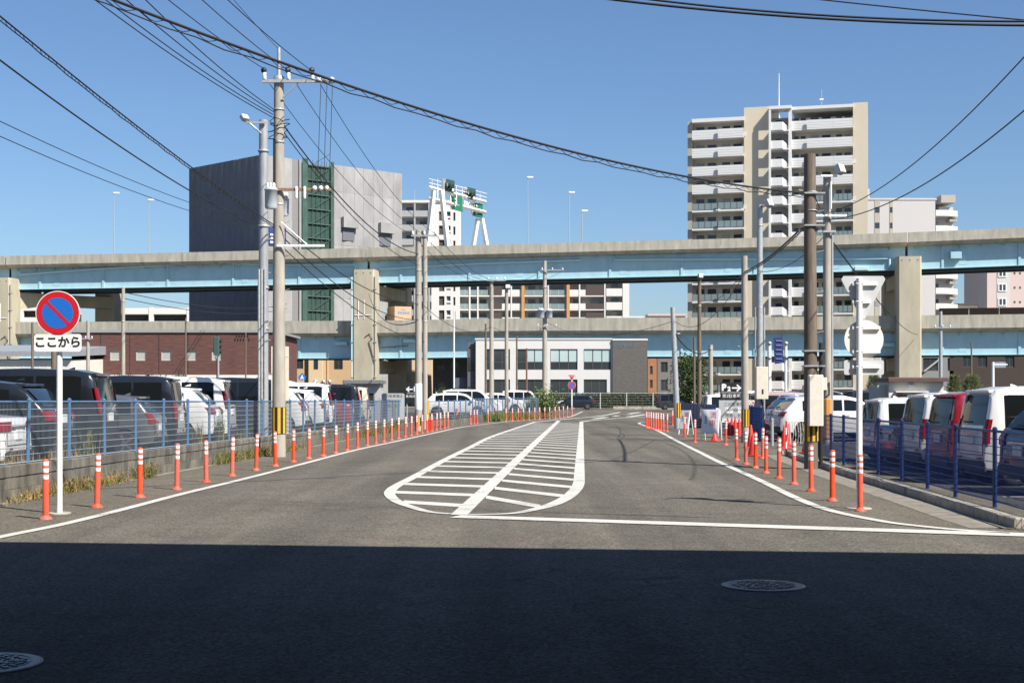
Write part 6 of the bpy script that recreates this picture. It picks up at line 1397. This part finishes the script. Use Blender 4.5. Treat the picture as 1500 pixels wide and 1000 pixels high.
for k, (px, l) in enumerate(((395,'left'),(434,'middle'),(469,'right'))): cable(f'{l} power line descending from the tan pole crossarm to the sleeved pole',W(px,123,36.6),W((604,622,640)[k],344,62),.55,.010)
for k, px in enumerate((470,479,487)): cable(f'{("left","middle","right")[k]} upright jumper wire between the two crossarms of the tan pole',W(px,124,36.25),W(px-5,277,36.2),-.01,.009,'jumper_wire')
cable('upper service bundle from the tan pole to the sleeved pole',W(413,180,36.5),W(613,372,62),.7,.02); cable('lower service bundle from the tan pole to the sleeved pole',W(413,190,36.5),W(613,388,62),.6,.014); cable('low telephone line from the tan pole to the sleeved pole',W(412,332,36.5),W(613,445,62),.5,.016); cable('second low telephone line from the tan pole to the sleeved pole',W(412,345,36.5),W(613,468,62),.6,.016); cable('lowest telephone line from the tan pole to the thinner grey pole',W(412,360,36.5),W(622,500,65),.5,.014)
for k, l in enumerate(('left','middle','right')): cable(f'{l} power line from the sleeved pole to the orange based pole',W((604,622,640)[k],346,62),W((715,727,740)[k],412,93),.6,.012); cable(f'{l} power line from the orange based pole to the transformer pole',W((715,727,740)[k],412,93),W((794,808,824)[k],396,124),.5,.014)
cable('service line from the sleeved pole past the orange based pole',W(613,440,62),W(720,478,93),.8,.014); cable('service line from the orange based pole to the transformer pole',W(720,478,93),W(798,478,124),.7,.016); cable('low service line from the sleeved pole across the pier',W(613,470,62),W(540,430,180),1.5,.03); cable('service line from the transformer pole to the right',W(798,470,124),W(987,470,66),1.0,.014)
cable('upper line rising from the floodlight pole to the right edge',W(1214,312,46),ext(W(1214,312,46),W(1500,47,26),1.25),.75,.014); cable('lower line rising from the floodlight pole to the right edge',W(1214,322,46),ext(W(1214,322,46),W(1500,128,28),1.25),.75,.016)
cable('lower of the two thick cables at the top right edge',W(780,-16,17),W(1640,37,15),.14,.016); cable('upper of the two thick cables at the top right edge',W(800,-22,17.3),W(1640,30,15),.16,.014); cable('thin cable highest at the top right corner',W(1080,-14,18),W(1640,42,15.5),.02,.009)
spiral('cable_bundle','black twisted cable falling left from the thick brown pole to the grey pole',W(1180,328,30.4),W(1091,398,47),.12,.022,.014,.06,.3,.05)
cable('looping cable from the grey pole to the leaning steel pole',W(1091,400,47),W(988,470,66),.9,.012); cable('line from the grey pole to the thin wooden pole',W(1091,395,47),W(1024,440,78),.5,.012); cable('hanging black cable from the leaning steel pole to the short pole',W(988,488,66),W(1041,512,80),.55,.03); cable('short line from the thick brown pole to the floodlight pole',W(1192,283,30.5),W(1211,318,46),.1,.012); cable('lower line from the floodlight pole to the cabinet pole',W(1211,342,46),W(1113,398,52),.35,.012); cable('line sloping from the floodlight pole down to the right pier',W(1213,345,46),W(1345,490,175),.8,.03); cable('line from the left background pole towards the wrapped building',W(181,428,98),W(420,445,200),.9,.03); cable('second line from the left background pole towards the wrapped building',W(181,437,98),W(420,452,200),.9,.03)
